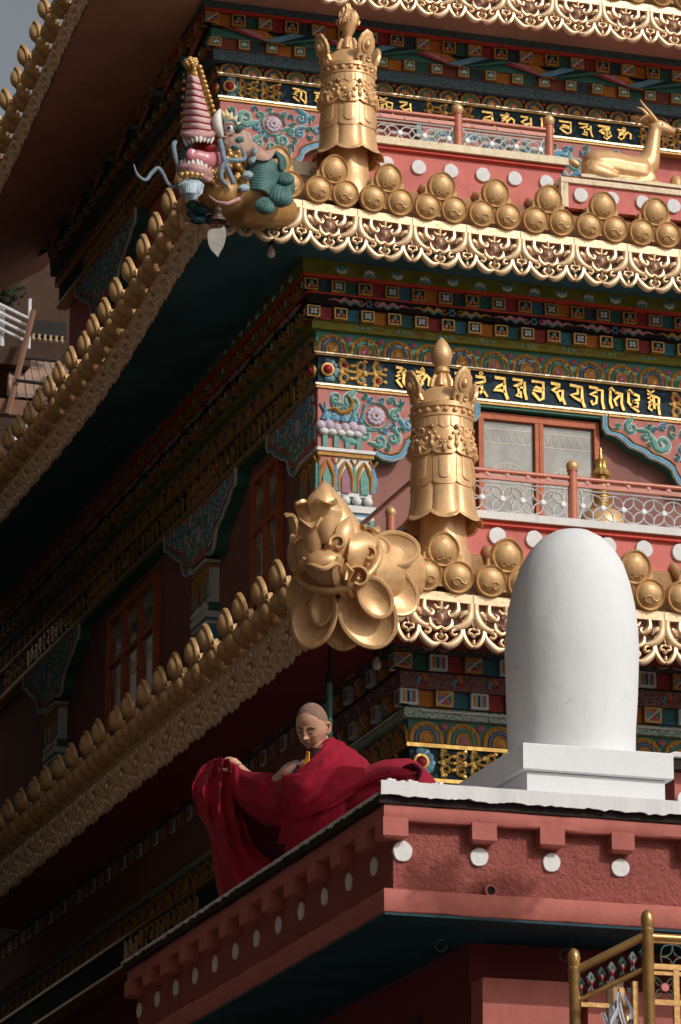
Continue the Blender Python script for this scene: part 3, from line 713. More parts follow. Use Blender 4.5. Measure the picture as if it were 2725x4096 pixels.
def fringe_mesh(W):
    mb = MB(lambda u, v, w: (u*W, -w, v*W))
    S = []
    for s in (-1, 1):
        m = lambda P_: [(s*x, y) for x, y in P_]
        S += [(m([(-.462,.0),(-.462,-.12),(-.43,-.25),(-.34,-.345),(-.22,-.385),(-.17,-.35)]), [.075,.08,.10,.085,.05,.02], 0),
              (m([(-.40,-.14),(-.335,-.17),(-.30,-.235)]), [.07,.06,.02], 0),
              (m([(-.255,0),(-.262,-.11),(-.215,-.185),(-.14,-.215),(-.115,-.165),(-.15,-.135)]), [.045,.06,.07,.045,.03,.02], 0),
              (m([(-.11,-.06),(-.06,-.115),(.0,-.10)]), [.02,.035,.02], 0),
              (m([(-.17,-.27),(-.155,-.365),(-.07,-.425),(0,-.385)]), [.02,.05,.05,.03], 0),
              (m([(-.325,-.41),(-.315,-.50),(-.235,-.60),(-.12,-.665),(.0,-.625)]), [.03,.065,.085,.075,.03], 0),
              (m([(-.235,-.42),(-.185,-.425),(-.165,-.475),(-.205,-.50),(-.25,-.475)]), [.02,.035,.035,.03,.02], 0),
              (m([(-.055,-.50),(-.09,-.55),(-.05,-.60),(0,-.61)]), [.03,.035,.03,.02], 0),
              ([(-.5+s*.155,-.40),(-.5+s*.145,-.50),(-.5+s*.09,-.60),(-.5+s*.025,-.645),(-.5,-.62)], [.03,.05,.06,.045,.02], 0),
              ([(-.5+s*.02,-.385),(-.5+s*.07,-.40),(-.5+s*.075,-.45),(-.5+s*.03,-.46),(-.5,-.51)], [.02,.03,.03,.03,.02], 0)]
    S += [([(0,0),(0,-.14)], [.05,.03], 0), ([(-.5,-.34),(-.5,-.40)], [.012,.04], 0), ([(-.5,-.55),(-.5,-.61)], [.03,.03], 0)]
    for P_, wd, _ in S: mb.ribbon(P_, [x*1.42 for x in wd], 0, .04, 0, n=3, flat=2)
    mb.box(-.497, -.491, -.33, .0, 0, .012); mb.box(.49, .496, -.33, .0, 0, .012)
    mb.ball((0,-.255,.02), (.042,.075,.04)); mb.ball((0,-.53,.02), (.036,.05,.04)); mb.ball((0,-.46,.015), (.02,.02,.02), 0, 6, 4)
    for s in (-1, 1): mb.ball((s*.325,-.285,.02), (.02,.02,.02), 0, 6, 4); mb.ball((s*.20,-.40,.015), (.018,.018,.02), 0, 6, 4)
    for q in (-.5, .5): mb.box(q-.006*(q < 0)-.001, q+.006*(q > 0)+.001, -.30, .15, .0, .0135, 1)
    for q in (-.3, -.05, .22): mb.ball((q, .075, .012), (.012,.012,.005), 0, 7, 4)
    return mb.mesh('fringe_panel', [goldf, goldr], None, 50)
TREF = trefoil_mesh()
TREFL = trefoil_mesh(1.75, .35, .26)

def eave(xe, ye, XR, YL, zf, x0, y0, zs, W, WL, soff, terrace, start=(0., 0.), skipR=1, skipL=1, trefR=True, lw=None):
    """an eave running right from its corner (and back along the left side): gilt strip, roof slope, ornaments, soffit.
    zf(side, s) is the height of the strip's lower edge at distance s from the corner"""
    sR = [0]; 
    while sR[-1] < XR-xe: sR.append(sR[-1]+.7)
    sL = [0]
    while sL[-1] < YL-ye: sL.append(sL[-1]+.7)
    path = [('L', s) for s in sL[::-1]]+[('R', s) for s in sR[1:]]
    top = terrace
    prof = [(.07,-.21,3),(.05,-.21,3),(.05,-.0,3),(-.015,.0,0),(-.015,.085,0),(.02,.092,0),(.05,.12,1),(.48,top[0],1),(.5,top[0]+.005,2),(.55,top[1],2),(.60,top[1]+.01,2)]
    rows = []
    for sd, s in path:
        z = zf(sd, s); row = []
        for d, h, _ in prof:
            if sd == 'R' or s == 0: row.append((xe+max(d, s) if s else xe+d, ye+d, z+h))
            else: row.append((xe+d, ye+max(s, d), z+h))
        rows.append(row)
    mb = MB()
    n = len(prof)
    mb.v = [p for r in rows for p in r]
    for i in range(len(rows)-1):
        for j in range(n-1):
            mb.f.append((i*n+j, i*n+j+1, (i+1)*n+j+1, (i+1)*n+j)); mb.m.append(prof[j+1][2] if j else 3)
    # tile barrels running up the slope behind each roundel
    cR = []; s = W*.5+start[0]
    while s < XR-xe: cR.append(s); s += W
    cL = []; s = WL*.5+start[1]
    while s < YL-ye: cL.append(s); s += WL
    for s in cR:
        if s < .3: continue
        z = zf('R', s); mb.tube([(xe+s, ye+.0, z+.38), (xe+s, ye+.25, z+.46), (xe+s, ye+.52, z+top[0]+.06)], .052, 8, 1)
    for s in cL:
        if s < .3: continue
        z = zf('L', s); mb.tube([(xe+.0, ye+s, z+.38), (xe+.25, ye+s, z+.46), (xe+.52, ye+s, z+top[0]+.06)], .052, 8, 1)
    eo = mb.build('eave_roof', [goldf, goldr, cream, mat('fascia_board', (.36,.20,.16), .8, bump=.2)], T, ang=50)
    FR_ = fringe_mesh(W); FL_ = fringe_mesh(WL)
    rnd = random.Random(int(zf('R',0)*10))
    for k, s in enumerate(cR):
        z = zf('R', s); dz = zf('R', s+.25)-zf('R', s-.25)
        o = inst(FR_, 'fringe_panel', eo, (xe+s, ye-.004, z)); o.rotation_euler = (0, -math.atan2(dz, .5), 0)
        if trefR and k >= skipR: 
            o = inst(TREF, 'roof_ornament', eo, (xe+s, ye-.02, z+.05)); o.rotation_euler = (math.radians(9+rnd.uniform(-1.5,1.5)), -math.atan2(dz,.5)+math.radians(rnd.uniform(-1.5,1.5)), 0)
            o.scale = (W/.577,)*3
    for k, s in enumerate(cL):
        z = zf('L', s); dz = zf('L', s+.25)-zf('L', s-.25)
        o = inst(FL_, 'fringe_panel', eo, (xe-.004, ye+s, z)); o.rotation_euler = (0, math.atan2(dz, .5), -PI/2)
        if k >= skipL:
            o = inst(TREFL, 'roof_ornament', eo, (xe-.02, ye+s, z+.05)); 
            o.rotation_euler = (math.radians(12+rnd.uniform(-3,3)), math.atan2(dz,.5)+math.radians(rnd.uniform(-2,2)), -PI/2)
            o.scale = (.82*WL/.505,1.,1.0)
    so_ = MB()
    o_ = []; i_ = []
    for sd, s in path:
        z = zf(sd, s)-.205
        if sd == 'R' or s == 0:
            o_.append((xe+max(s,.07), ye+.07, z)); i_.append((max(x0+.15, xe+s), y0+.15, zs))
        else:
            o_.append((xe+.07, ye+s, z)); i_.append((x0+.15, max(y0+.15, ye+s), zs))
    mid = [[tuple(a[k]+(b[k]-a[k])*t for k in range(3)) for a, b in zip(o_, i_)] for t in (0,.25,.5,.75,1)]
    so_.grid(mid); so_.build('soffit', soff, T)
    return eo
gz = lambda a, b, w_: (lambda sd, s: a+(b*math.exp(-(s/w_)**2) if sd == 'L' else .10*math.exp(-(s/1.3)**2)))
eave(-1.4, -1., 6.8, 13., lambda sd, s: (15.75+.52*math.exp(-(s/3.)**2)) if sd == 'L' else 16.17+.10*math.exp(-(s/1.6)**2), 0, 0, 16.01, .582, .505, teal, (.57,.74), (-.247, -.05), 0, 1)
eave(-.85, -3., 6.6, 13., lambda sd, s: 11.70+.03*math.exp(-(s/1.)**2), W3[0], W3[1], 11.50, .64, .61, maroon, (.64,.75), (.15, .235), 1, 1)
eave(-1.8, 2., 7.0, 11.6, lambda sd, s: (19.15+1.05*math.exp(-((s+.2)/4.2)**2)) if sd == 'L' else 20.27+.0*s, -.2, 3., 20.05, .577, .47, peach, (.57,.74), (0, 0), 2, 2)
# terrace floors and the dwarf walls with whitewashed roundels
def dwarf(xc, yc, x1, za, zb_, zm, zl0, zl1, n, dx, x_first, r, zc, lab):
    mb = MB()
    mb.box(xc, x1, yc, yc+.3, za, zb_, 0); mb.box(xc, xc+.3, yc+.3, yc+2.4, za, zb_, 0)
    mb.box(xc-.03, x1+.03, yc-.03, yc+.3, zb_, zm, 1); mb.box(xc-.03, xc+.3, yc+.3, yc+2.4, zb_, zm, 1)
    mb.box(xc-.02, x1+.02, yc-.045, yc-.03, zb_+.01, zb_+.028, 1)
    mb.box(xc-.07, x1+.06, yc-.08, yc+.3, zl0, zl1, 2); mb.box(xc-.07, xc+.3, yc+.3, yc+2.4, zl0, zl1, 2)
    w_ = mb.build('terrace_wall', [red, redm, cream if lab else whited], T)
    d = MB()
    rr = random.Random(4)
    prof = [(r*.97,.05),(r,.04),(r,-.004),(r*.96,-.012),(.004,-.015)]
    n_ = 28; vs = []
    for q, y in prof:
        for i in range(n_):
            a = 2*PI*i/n_; k = 1+.018*math.sin(3*a+1)+.012*math.sin(7*a)
            vs.append((q*k*math.cos(a), y, q*k*math.sin(a)))
    d.add(vs, [(k*n_+i, k*n_+(i+1)%n_, (k+1)*n_+(i+1)%n_, (k+1)*n_+i) for k in range(len(prof)-1) for i in range(n_)]+[tuple(4*n_+i for i in range(n_))])
    me = d.mesh('white_roundel', [white])
    for k in range(n):
        o = inst(me, 'white_roundel', w_, (x_first+dx*k, yc-.015, zc)); o.rotation_euler = (0, rr.uniform(0, 6), 0)
    return w_
dwarf(.10, -.5, 2.49, 16.55, 17.175, 17.225, 17.225, 17.305, 6, .35, .574, .078, 17.03, 1)
dwarf(.33, -2.5, 6.6, 12.1, 12.63, 12.69, 12.69, 12.765, 15, .3760, 1.008, .088, 12.54, 0)
for q in ((-.2, 7, -.2, 3.1, 16.5, 17.0), (.4, 7, -2.2, .14, 11.9, 12.5)):
    fl = MB(); fl.box(*q); fl.build('terrace_floor', mat('terrace_cement', (.35,.3,.27), .85), T)
# platform the deer lies on
pf = MB(); pf.box(2.44, 6.8, -.66, -.28, 16.72, 16.99, 0); pf.box(2.42, 6.8, -.69, -.28, 16.99, 17.045, 1); pf.box(2.42, 2.50, -.685, -.62, 16.72, 16.99, 1); pf.box(2.46, 6.8, -.66, -.25, 17.045, 17.075, 2)
po = pf.build('terrace_wall', [red, cream, brick], T)
mm = bpy.data.meshes['white_roundel']
for k in range(11):
    inst(mm, 'white_roundel', po, (2.64+.345*k, -.675, 16.865))
# ------------------------------------------------ railings on the terraces
def railing(name, label, y, xs, zb, zt, zr0, zr1, zf, cell, retx=None, rety=None, group=None, ends=None, z_off=0):
    """red posts with gilt balls, a red handrail, and white ironwork of interlaced petals hung with pink rosettes"""
    t = thing(name, label, 'railing', (xs[0], y, zb), 0, group)
    for x in xs:
        mb = MB(); mb.lathe([(.047, zb-.02), (.047, zf-.105), (.055, zf-.10), (.055, zf-.09)], 14, (x, y, 0), None, 0)
        p_ = mb.build('post', redrail, t)
        fb = MB(); fb.lathe([(.03, zf-.105), (.052, zf-.085), (.062, zf-.05), (.055, zf-.02), (.03, zf+.005), (.004, zf+.016)], 14, (x, y, 0), None, 0)
        fb.build('finial_ball', gold, p_)
    x0, x1 = (ends or (xs[0], xs[-1]))
    mb = MB(); mb.tube([(x0, y, (zr0+zr1)/2+.01), (x1, y, (zr0+zr1)/2+.01)], (zr1-zr0)*.42, 10); mb.box(x0, x1, y-.018, y+.018, zr0-.045, zr0-.005)
    if rety: mb.tube([(x0, y, (zr0+zr1)/2+.01), (x0, rety, (zr0+zr1)/2+.01)], (zr1-zr0)*.42, 10)
    mb.build('handrail', redrail, t)
    spans = [(a, b) for a, b in zip([x0]+[x for x in xs if x0 < x < x1], [x for x in xs if x0 < x < x1]+[x1])]
    h = (zt-zb-.06)/2; zc = zb+.03+h
    for a, b in spans:
        a += .05; b -= .05; n = max(1, round((b-a-.1)/cell)); p = (b-a-.10)/n
        m = MB(lambda u, v, w_: (u, y-w_, v))
        for z in (zt, zt+.04): m.ribbon([(a, z), (b, z)], .014, -.008, .016, 0)
        m.ribbon([(a, zb+.012), (b, zb+.012)], .014, -.008, .016, 0)
        for s, e in ((a, 1), (b, -1)): m.ribbon([(s, zt+.04), (s+e*.04, zt-.03), (s+e*.045, zc), (s+e*.03, zb+.08), (s, zb+.01)], .016, -.008, .016, 0, n=3)
        for k in range(n):
            u = a+.05+p*k
            L, T_, R_, B_ = (u, zc), (u+p/2, zc+h), (u+p, zc), (u+p/2, zc-h)
            for A, C in ((L, T_), (T_, R_), (R_, B_), (B_, L)):
                dx, dy = C[0]-A[0], C[1]-A[1]
                for s in (-1, 1):
                    P_ = [(A[0]+dx*q/6-dy*s*.27*math.sin(PI*q/6), A[1]+dy*q/6+dx*s*.27*math.sin(PI*q/6)) for q in range(7)]
                    m.ribbon(P_, .0145, -.008, .017, 0)
        for k in range(n+1): m.lathe([(.03,-.014),(.03,.012),(.02,.02)], 10, (a+.05+p*k, zc, 0), None, 0)
        m.build('lattice', whitep, t)
        m = MB()
        for k in range(n):
            m.ball((a+.05+p*(k+.15)+.02, y-.01, zt+.075), (.028, .015, .026), 0, 8, 5)
        m.build('rosette', mat('rosette_pink', (.62,.30,.28), .5, 0, var=.4, vs=40), t)
    return t
railing('balcony_railing', 'upper red and white railing between the tall gilt cylinder and the golden deer', -.46, [.37, 1.373, 2.382], 17.315, 17.50, 17.60, 17.655, 17.79, .235, rety=1.6, group='terrace railings')
railing('balcony_railing', 'lower red and white railing in front of the lace-curtained window', -2.46, [.36, 1.805, 3.27, 4.735, 6.2], 12.775, 13.09, 13.165, 13.225, 13.375, .196, rety=-.2, group='terrace railings')
t_ = bpy.data.objects['balcony_railing.001']
mb = MB(); mb.lathe([(.047, 12.5), (.047, 13.03)], 14, (.36, -1.25, 0)); p_ = mb.build('post', redrail, t_)
mb = MB(); mb.ball((.36, -1.25, 13.07), (.058, .058, .062), 0, 14, 8); mb.build('finial_ball', gold, p_)

# ------------------------------------------------ victory banners
def victory_banner(label, x, y, z0, z1, R_, style, group):
    """hollow gilt cylinder: neck, flared lobed skirt, overlapping tongues, jewelled garlands, domed cap; z0 skirt edge, z1 cap rim"""
    t = thing('victory_banner', label, 'banner', (x, y, z0-.25), .12, group)
    H = z1-z0; n = 8; zz = lambda q: z0+H*q-(z0-.25)
    mb = MB(); mb.lathe([(R_*.95,-.25),(R_*.9,-.05),(R_*.8,.0),(R_*.74,.2),(R_*.74,zz(.12))], 20, rf=lambda a, z: 1+.01*math.sin(5*a))
    mb.build('neck', gold, t, local=True)
    def lob(a): return abs(math.sin(a*n/2))
    rows = []; m = 96
    for q, k in ((.0,1.34),(.015,1.32),(.045,1.20),(.10,1.11),(.18,1.06),(.28,1.035),(.5,1.0)):
        row = []
        for i in range(m):
            a = 2*PI*i/m; l = lob(a); e = (1-q/.5)**2
            rr = R_*k*(1-.055*(1-l)**2.2*(1.6 if q < .12 else 1)); zd = zz(q)-(H*.038*(l**.6) if q < .06 else H*.012*l*e)+H*.025*(1-l)*e
            row.append((rr*math.cos(a), rr*math.sin(a), zd))
        rows.append(row)
    inner = [[(p[0]*.93, p[1]*.93, p[2]+.012) for p in r] for r in rows[:4]]
    mb = MB(); mb.grid(inner[::-1]+rows, 0, True); mb.build('skirt', gold, t, local=True, ang=30)
    # body shell with overlapping tongues
    def tongue(mb, a0, a1, zt, zb_, r, th, rnd=.25, pt=0., mi=0, segs=8):
        rows = []
        for dz, dr in ((0, 0), (0, th)):
            pass
        outer = []; back = []
        for j in range(5):
            f = j/4; o = []; b = []
            for i in range(segs+1):
                u = i/segs*2-1; a = (a0+a1)/2+(a1-a0)/2*u*.97
                drop = (1-abs(u)**(1/rnd if rnd else 8)) if not pt else (1-abs(u))
                zbt = zb_-(pt or .035)*drop+.0
                z = zt+(zbt-zt)*f; rr = r+th*(f**.7)*(1-.25*abs(u)**6)
                o.append((rr*math.cos(a), rr*math.sin(a), z)); b.append(((r-.012)*math.cos(a), (r-.012)*math.sin(a), z))
            outer.append(o); back.append(b)
        k = segs+1; mb.grid(outer, mi)
        mb.add(outer[-1]+back[-1], [(i, i+1, k+i+1, k+i) for i in range(segs)], mi)
        for e in (0, segs): mb.add([r_[e] for r_ in outer]+[r_[e] for r_ in back], [(i, i+1, 5+i+1, 5+i) for i in range(4)], mi)
    mb = MB(); mb.lathe([(R_*.97, zz(.3)), (R_*.95, zz(.95)), (R_*.8, zz(.96))], 48)
    for k in range(n):
        a0 = 2*PI*(k)/n; a1 = a0+2*PI/n
        tongue(mb, a0, a1, zz(.56), zz(.315), R_*.985, .022)
        c = (a0+a1)/2; d = 2*PI/n*.23; tongue(mb, c-d, c+d, zz(.56), zz(.37), R_*1.0, .026, .3)
    for k in range(n):
        a0 = 2*PI*k/n; tongue(mb, a0, a0+2*PI/n, zz(.83), zz(.585), R_*.985, .026)
    for k in range(2*n):
        a0 = 2*PI*k/n/2+PI/n/2*1; tongue(mb, a0, a0+PI/n, zz(.93), zz(.815), R_*.965, .02, 0, .035)
    mb.build('tongues', gold, t, local=True, ang=30)
    # bead band and rim
    mb = MB(); mb.lathe([(R_*.97,zz(.90)),(R_*1.02,zz(.905)),(R_*1.02,zz(.925)),(R_*.97,zz(.93)),(R_*.97,zz(.985)),(R_*1.045,zz(.99)),(R_*1.045,zz(1.03)),(R_*.96,zz(1.045))], 48)
    for k in range(20):
        a = 2*PI*k/20; mb.lathe([(R_*.085,0),(R_*.085,.022),(R_*.05,.03)], 10, (R_*.965*math.cos(a), R_*.965*math.sin(a), zz(.958)), (math.cos(a), math.sin(a), 0))
    mb.build('bead_band', gold, t, local=True)
    # garlands
    mb = MB()
    for k in range(n):
        c = 2*PI*(k+.5)/n; e = 2*PI*k/n
        P3 = lambda a, z, dr: ((R_-.004+dr*.6)*math.cos(a), (R_-.004+dr*.6)*math.sin(a), z)
        if k % 2 == 0:
            for q in range(12):
                a = 2*PI*q/12
                if a < PI or 1: mb.ball(P3(c+.10*math.cos(a), zz(.76)+.035*H*math.sin(a), .012), (.014,.014,.014), 0, 6, 4)
            mb.tube([P3(e+(2*PI/n)*q/8, zz(.82)-.10*H*math.sin(PI*q/8), .012) for q in range(9)], .012, 6)
        for q in range(9):
            f = q/8; a = e+(2*PI/n)*f; mb.ball(P3(a, zz(.80)-.15*H*math.sin(PI*f), .026), (.017 if q % 2 else .024,)*3, 0, 8, 5)
        for q in range(6):
            a = 2*PI*q/6; mb.ball(P3(c+.085*math.cos(a), zz(.655)+.024*H*math.sin(a), .040), (.020,.020,.020), 0, 7, 5)
        mb.ball(P3(c, zz(.655), .048), .02, 0, 8, 5)
        for s in (-1, 1): mb.tube([P3(c+s*.05, zz(.64), .045), P3(c+s*.14, zz(.605), .05), P3(c+s*.22, zz(.595), .04)], [.008,.012,.006], 6)
        mb.ball(P3(c, zz(.60), .05), (.025,.025,.045), 0, 8, 6)
        mb.ball(P3(e, zz(.70), .02), (.022,.022,.05), 0, 8, 6); mb.ball(P3(e, zz(.645), .03), (.026,.026,.038), 0, 8, 6)
    mb.build('garland', gold, t, local=True)
    # cap
    zr = zz(1.045)
    mb = MB(); mb.lathe([(R_*.97,zr-.01),(R_*.93,zr+.04),(R_*.80,zr+.10),(R_*.6,zr+.155),(R_*.36,zr+.19),(R_*.33,zr+.20),(R_*.30,zr+.25),(R_*.22,zr+.31),(R_*.16,zr+.335)], 40)
    for k in range(6):
        a = 2*PI*k/6; mb.tube([(R_*.36*math.cos(a), R_*.36*math.sin(a), zr+.19), (R_*.33*math.cos(a), R_*.33*math.sin(a), zr+.25), (R_*.24*math.cos(a), R_*.24*math.sin(a), zr+.32)], [.035,.03,.02], 8)
    mb.build('cap', gold, t, local=True)
    mb = MB(); zt = zr+.335
    if style == 'drop':
        mb.lathe([(.045,zt),(.075,zt+.02),(.075,zt+.05),(.05,zt+.07),(.09,zt+.12),(.104,zt+.18),(.095,zt+.24),(.06,zt+.31),(.02,zt+.36),(.004,zt+.375)], 24)
    else:
        zt -= .02
        mb.lathe([(.04,zt-.02),(.055,zt+.0),(.055,zt+.02),(.034,zt+.035),(.04,zt+.05),(.08,zt+.15),(.098,zt+.21),(.09,zt+.26),(.06,zt+.32),(.004,zt+.38)], 20, rf=lambda a, z: 1+.10*abs(math.sin(5*a)) if zt+.06 < z else 1)
        rr = random.Random(3)
        for q in range(60):
            a = rr.uniform(0, 6.28); f = rr.random(); z = zt+.17+.21*f; r = .10*(1-f**2)+.01
            mb.tube([(r*math.cos(a), r*math.sin(a), z-.02), (r*1.1*math.cos(a+.1), r*1.1*math.sin(a+.1), z+.01), (r*1.0*math.cos(a+.2), r*1.0*math.sin(a+.2), z+.04)], [.014,.012,.003], 5)
    mb.build('finial', gold, t, local=True)
    for k in range(4):
        a = PI*.25+PI/2*k-.62
        mb = MB(); c = Vector((R_*.98*math.cos(a), R_*.98*math.sin(a), zr+.0)); d = Vector((math.cos(a)*.95, math.sin(a)*.95, -.3)).normalized()
        up2 = Vector((math.cos(a)*.3, math.sin(a)*.3, .95)); sd = d.cross(up2).normalized(); up2 = sd.cross(d)
        C = c+up2*.165
        vs = []; ns = 22
        for (r, o) in ((.9,-.025),(1,-.01),(1,.012),(.9,.02),(.62,.018),(.60,.034),(.42,.038),(.38,.03),(.3,.05),(.01,.065)):
            for i in range(ns):
                th = 2*PI*i/ns; k_ = r*(.100*(1+(.07 if i % 2 else 0)*(r > .85)))*(1+.22*max(0, math.sin(th))**6)
                p = C+sd*math.cos(th)*k_+up2*math.sin(th)*k_*1.25+d*o; vs.append(tuple(p))
        mb.add(vs, [(q*ns+i, q*ns+(i+1)%ns, (q+1)*ns+(i+1)%ns, (q+1)*ns+i) for q in range(9) for i in range(ns)]+[tuple(range(ns))])
        for s in (-1, 1): mb.tube([tuple(C+sd*s*.02-up2*.10), tuple(C+sd*s*.07-up2*.11), tuple(C+sd*s*.085-up2*.15), tuple(C+sd*s*.05-up2*.15)], [.02,.025,.02,.012], 6)
        mb.tube([tuple(C-up2*.10), tuple(C-up2*.19)], [.03,.035], 8)
        mb.build('jewel_plaque', gold, t, local=True, ang=50)
    return t
victory_banner('upper gilded cylinder with garlands and a flame-shaped finial, beside the open-mouthed creature', .075, -.78, 16.93, 17.86, .275, 'flame', 'gilt victory banners on the terraces')
victory_banner('lower gilded cylinder with garlands and a smooth teardrop finial, above the leafy gilt corner bud', .36, -2.80, 12.52, 13.62, .292, 'drop', 'gilt victory banners on the terraces')
victory_banner('gilded cylinder cut off by the right edge of the photo, beyond the deer', 4.22, -.55, 16.95, 17.95, .275, 'drop', 'gilt victory banners on the terraces')

# ------------------------------------------------ blended figure meshes
def blend(o, vox, sm=6, fac=.5):
    """fuse the overlapping volumes of a statue into one continuous skin"""
    m = o.modifiers.new('fuse', 'REMESH'); m.mode = 'VOXEL'; m.voxel_size = vox; m.use_smooth_shade = True
    if sm:
        s = o.modifiers.new('soften', 'SMOOTH'); s.iterations = sm; s.factor = fac
    return o
def sm3(pts, rad, n=4): return smooth(pts, rad, n)

# ------------------------------------------------ golden deer lying on its platform
d = thing('golden_deer', 'golden deer lying on the upper terrace with its head raised to the right', 'statue', (3.15, -.48, 17.08))
mb = MB()
def limb(pts, rad, flat=1., seg=12): P_, W_ = sm3(pts, rad); mb.tube(P_, W_, seg, 0, flat)
limb([(-.36,.0,.15),(-.30,.0,.17),(-.12,.0,.19),(.08,.0,.18),(.25,.0,.17),(.33,.0,.16)], [.11,.195,.195,.185,.185,.10], 1.)
limb([(.20,.0,.20),(.32,.0,.30),(.37,.0,.45),(.40,.0,.62),(.42,.0,.70)], [.15,.13,.092,.074,.07])
limb([(.36,.0,.70),(.44,.0,.73),(.53,-.01,.715),(.60,-.01,.70),(.635,-.01,.69)], [.05,.082,.066,.045,.036])
limb([(-.30,-.06,.14),(-.34,-.10,.10),(-.22,-.14,.07),(-.08,-.15,.05)], [.11,.12,.09,.05]); limb([(-.20,-.13,.02),(.02,-.15,.03),(.10,-.15,.025)], [.03,.035,.03])
limb([(.27,-.06,.16),(.30,-.10,.08),(.20,-.13,.04),(.08,-.14,.03)], [.09,.075,.045,.035]); limb([(.28,-.08,.06),(.40,-.08,.04),(.50,-.06,.03)], [.07,.05,.04])
limb([(-.44,.02,.19),(-.50,.02,.23),(-.56,.02,.25)], [.035,.04,.012])
limb([(.28,.08,.10),(.45,.08,.05),(.52,.08,.03)], [.06,.045,.035])
body = blend(mb.build('body', gold, d, local=True), .012, 5)
for s in (-1, 1):
    mb = MB()
    P_, W_ = sm3([(.40,.045*s,.76),(.33,.07*s,.80),(.25,.10*s,.84-.06*(s<0)),(.19,.12*s,.87-.15*(s<0))], [.02,.045,.04,.006]); mb.tube(P_, W_, 8, 0, .45)
    mb.build('ear', gold, d, local=True)
for s in (-1, 1):
    mb = MB(); P_, W_ = sm3([(.43,.03*s,.78),(.36,.035*s,.86),(.29,.04*s,.93),(.235,.045*s,1.0-.05*(s>0))], [.02,.018,.014,.003]); mb.tube(P_, W_, 7); mb.build('antler', gold, d, local=True)
mb = MB(); mb.box(-.50, .62, -.20, .16, -.005, .028); mb.build('plinth', cream, d, local=True)
mb = MB(); mb.ball((.47,-.075,.735), (.014,.01,.012), 0, 8, 5); mb.build('eye', dark, d, local=True)
# small praying figure seen beyond the deer
q = thing('small_gilt_paw', 'small gilt clawed foot standing at the right end of the deer platform', 'statue', (3.80, -.46, 17.05))
mb = MB(); mb.ball((0,0,.13), (.075,.08,.13), 0, 12, 8)
for k in range(4): mb.tube([(-.05+.035*k,-.05,.10),(-.06+.04*k,-.085,.04),(-.065+.043*k,-.10,.0)], [.022,.02,.018], 7)
blend(mb.build('paw', gold, q, local=True), .008, 3)

# ------------------------------------------------ small gilt stupa behind the lower railing
q = thing('small_gilt_stupa', 'small gilt stupa with a ringed spire and scalloped crown, behind the lower railing', 'stupa', (2.56, -1.3, 12.7))
mb = MB(); mb.lathe([(.10,-.2),(.13,.0),(.21,.12),(.235,.30),(.235,.42),(.20,.53),(.16,.56),(.14,.57)], 28); mb.build('vase', gold, q, local=True)
mb = MB(); pr = [(.10,.56),(.12,.60),(.09,.63)]
for k in range(10):
    r = .085-.0042*k; z = .64+.03*k; pr += [(r+.012, z), (r+.012, z+.014), (r-.002, z+.018), (r-.002, z+.03)]
mb.lathe(pr, 24); mb.build('ringed_spire', goldl, q, local=True)
mb = MB(); mb.lathe([(.05,.94),(.095,.93),(.10,.95),(.07,1.0),(.055,1.03),(.06,1.08),(.066,1.10),(.04,1.105)], 28, rf=lambda a, z: 1+.06*math.cos(12*a)); mb.lathe([(.02,1.10),(.022,1.15),(.012,1.17),(.018,1.20),(.004,1.24)], 10)
mb.build('crown', goldl, q, local=True)
# ------------------------------------------------ the red parapet building in front
XP, YP = -5.17, -17.64
B = thing('parapet_building', 'dusky red flat-roofed house with a whitewashed roof edge where the monk sits', 'building', (XP, YP, 0))
RC = random.Random(21)
stucco = mat('red_stucco', (.41, .12, .10), .85, 0, var=.14, vs=5, bump=0, dirt=(.60,.50,.46), dthr=.735, streak=.5, scol=(.20,.06,.05))
_nt = stucco.node_tree; _b = _nt.nodes['Principled BSDF']; _tc = _nt.nodes.new('ShaderNodeTexCoord')
_v = _nt.nodes.new('ShaderNodeTexNoise'); _v.inputs['Scale'].default_value = 42; _v.inputs['Detail'].default_value = 6; _v.inputs['Roughness'].default_value = .7
_bp = _nt.nodes.new('ShaderNodeBump'); _bp.inputs['Strength'].default_value = 1.; _bp.inputs['Distance'].default_value = .035
_nt.links.new(_tc.outputs['Object'], _v.inputs['Vector']); _nt.links.new(_v.outputs['Fac'], _bp.inputs['Height']); _nt.links.new(_bp.outputs['Normal'], _b.inputs['Normal'])
plast = mat('red_plaster', (.41, .125, .10), .75, 0, var=.14, vs=4, bump=.25, bs=14, dirt=(.30,.09,.08), dthr=.66, streak=.3, scol=(.18,.05,.045))
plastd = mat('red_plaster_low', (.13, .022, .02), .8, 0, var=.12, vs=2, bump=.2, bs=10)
slabm = mat('slab_shadow_line', (.022, .015, .012), .85, 0, var=.3, vs=12, bump=.5, bs=30)  # near-black colour carries the shadow line under the white edge
XE, YE = 3.0, -12.35
# wall with the pebbledash band
mb = MB(); mb.box(XP+.075, XE, YP+.075, YE, 5.85, 6.36)
wl = mb.build('stucco_wall', stucco, B)
# fine real relief on the sunny side
sx = MB(); nx, nz = 300, 42; rows = []
for j in range(nz+1):
    row = []
    for i in range(nx+1):
        x = XP+.075+2.3*i/nx; z = 5.885+(6.33-5.885)*j/nz
        from mathutils import noise as _N
        h = _N.noise(Vector((x*34, z*34, 0)))*.6+_N.noise(Vector((x*75, z*75, 5)))*.4
        row.append((x, YP+.072-.012*max(-.5, h), z))
    rows.append(row)
sx.grid(rows); sx.build('pebbledash_face', stucco, B, ang=180)
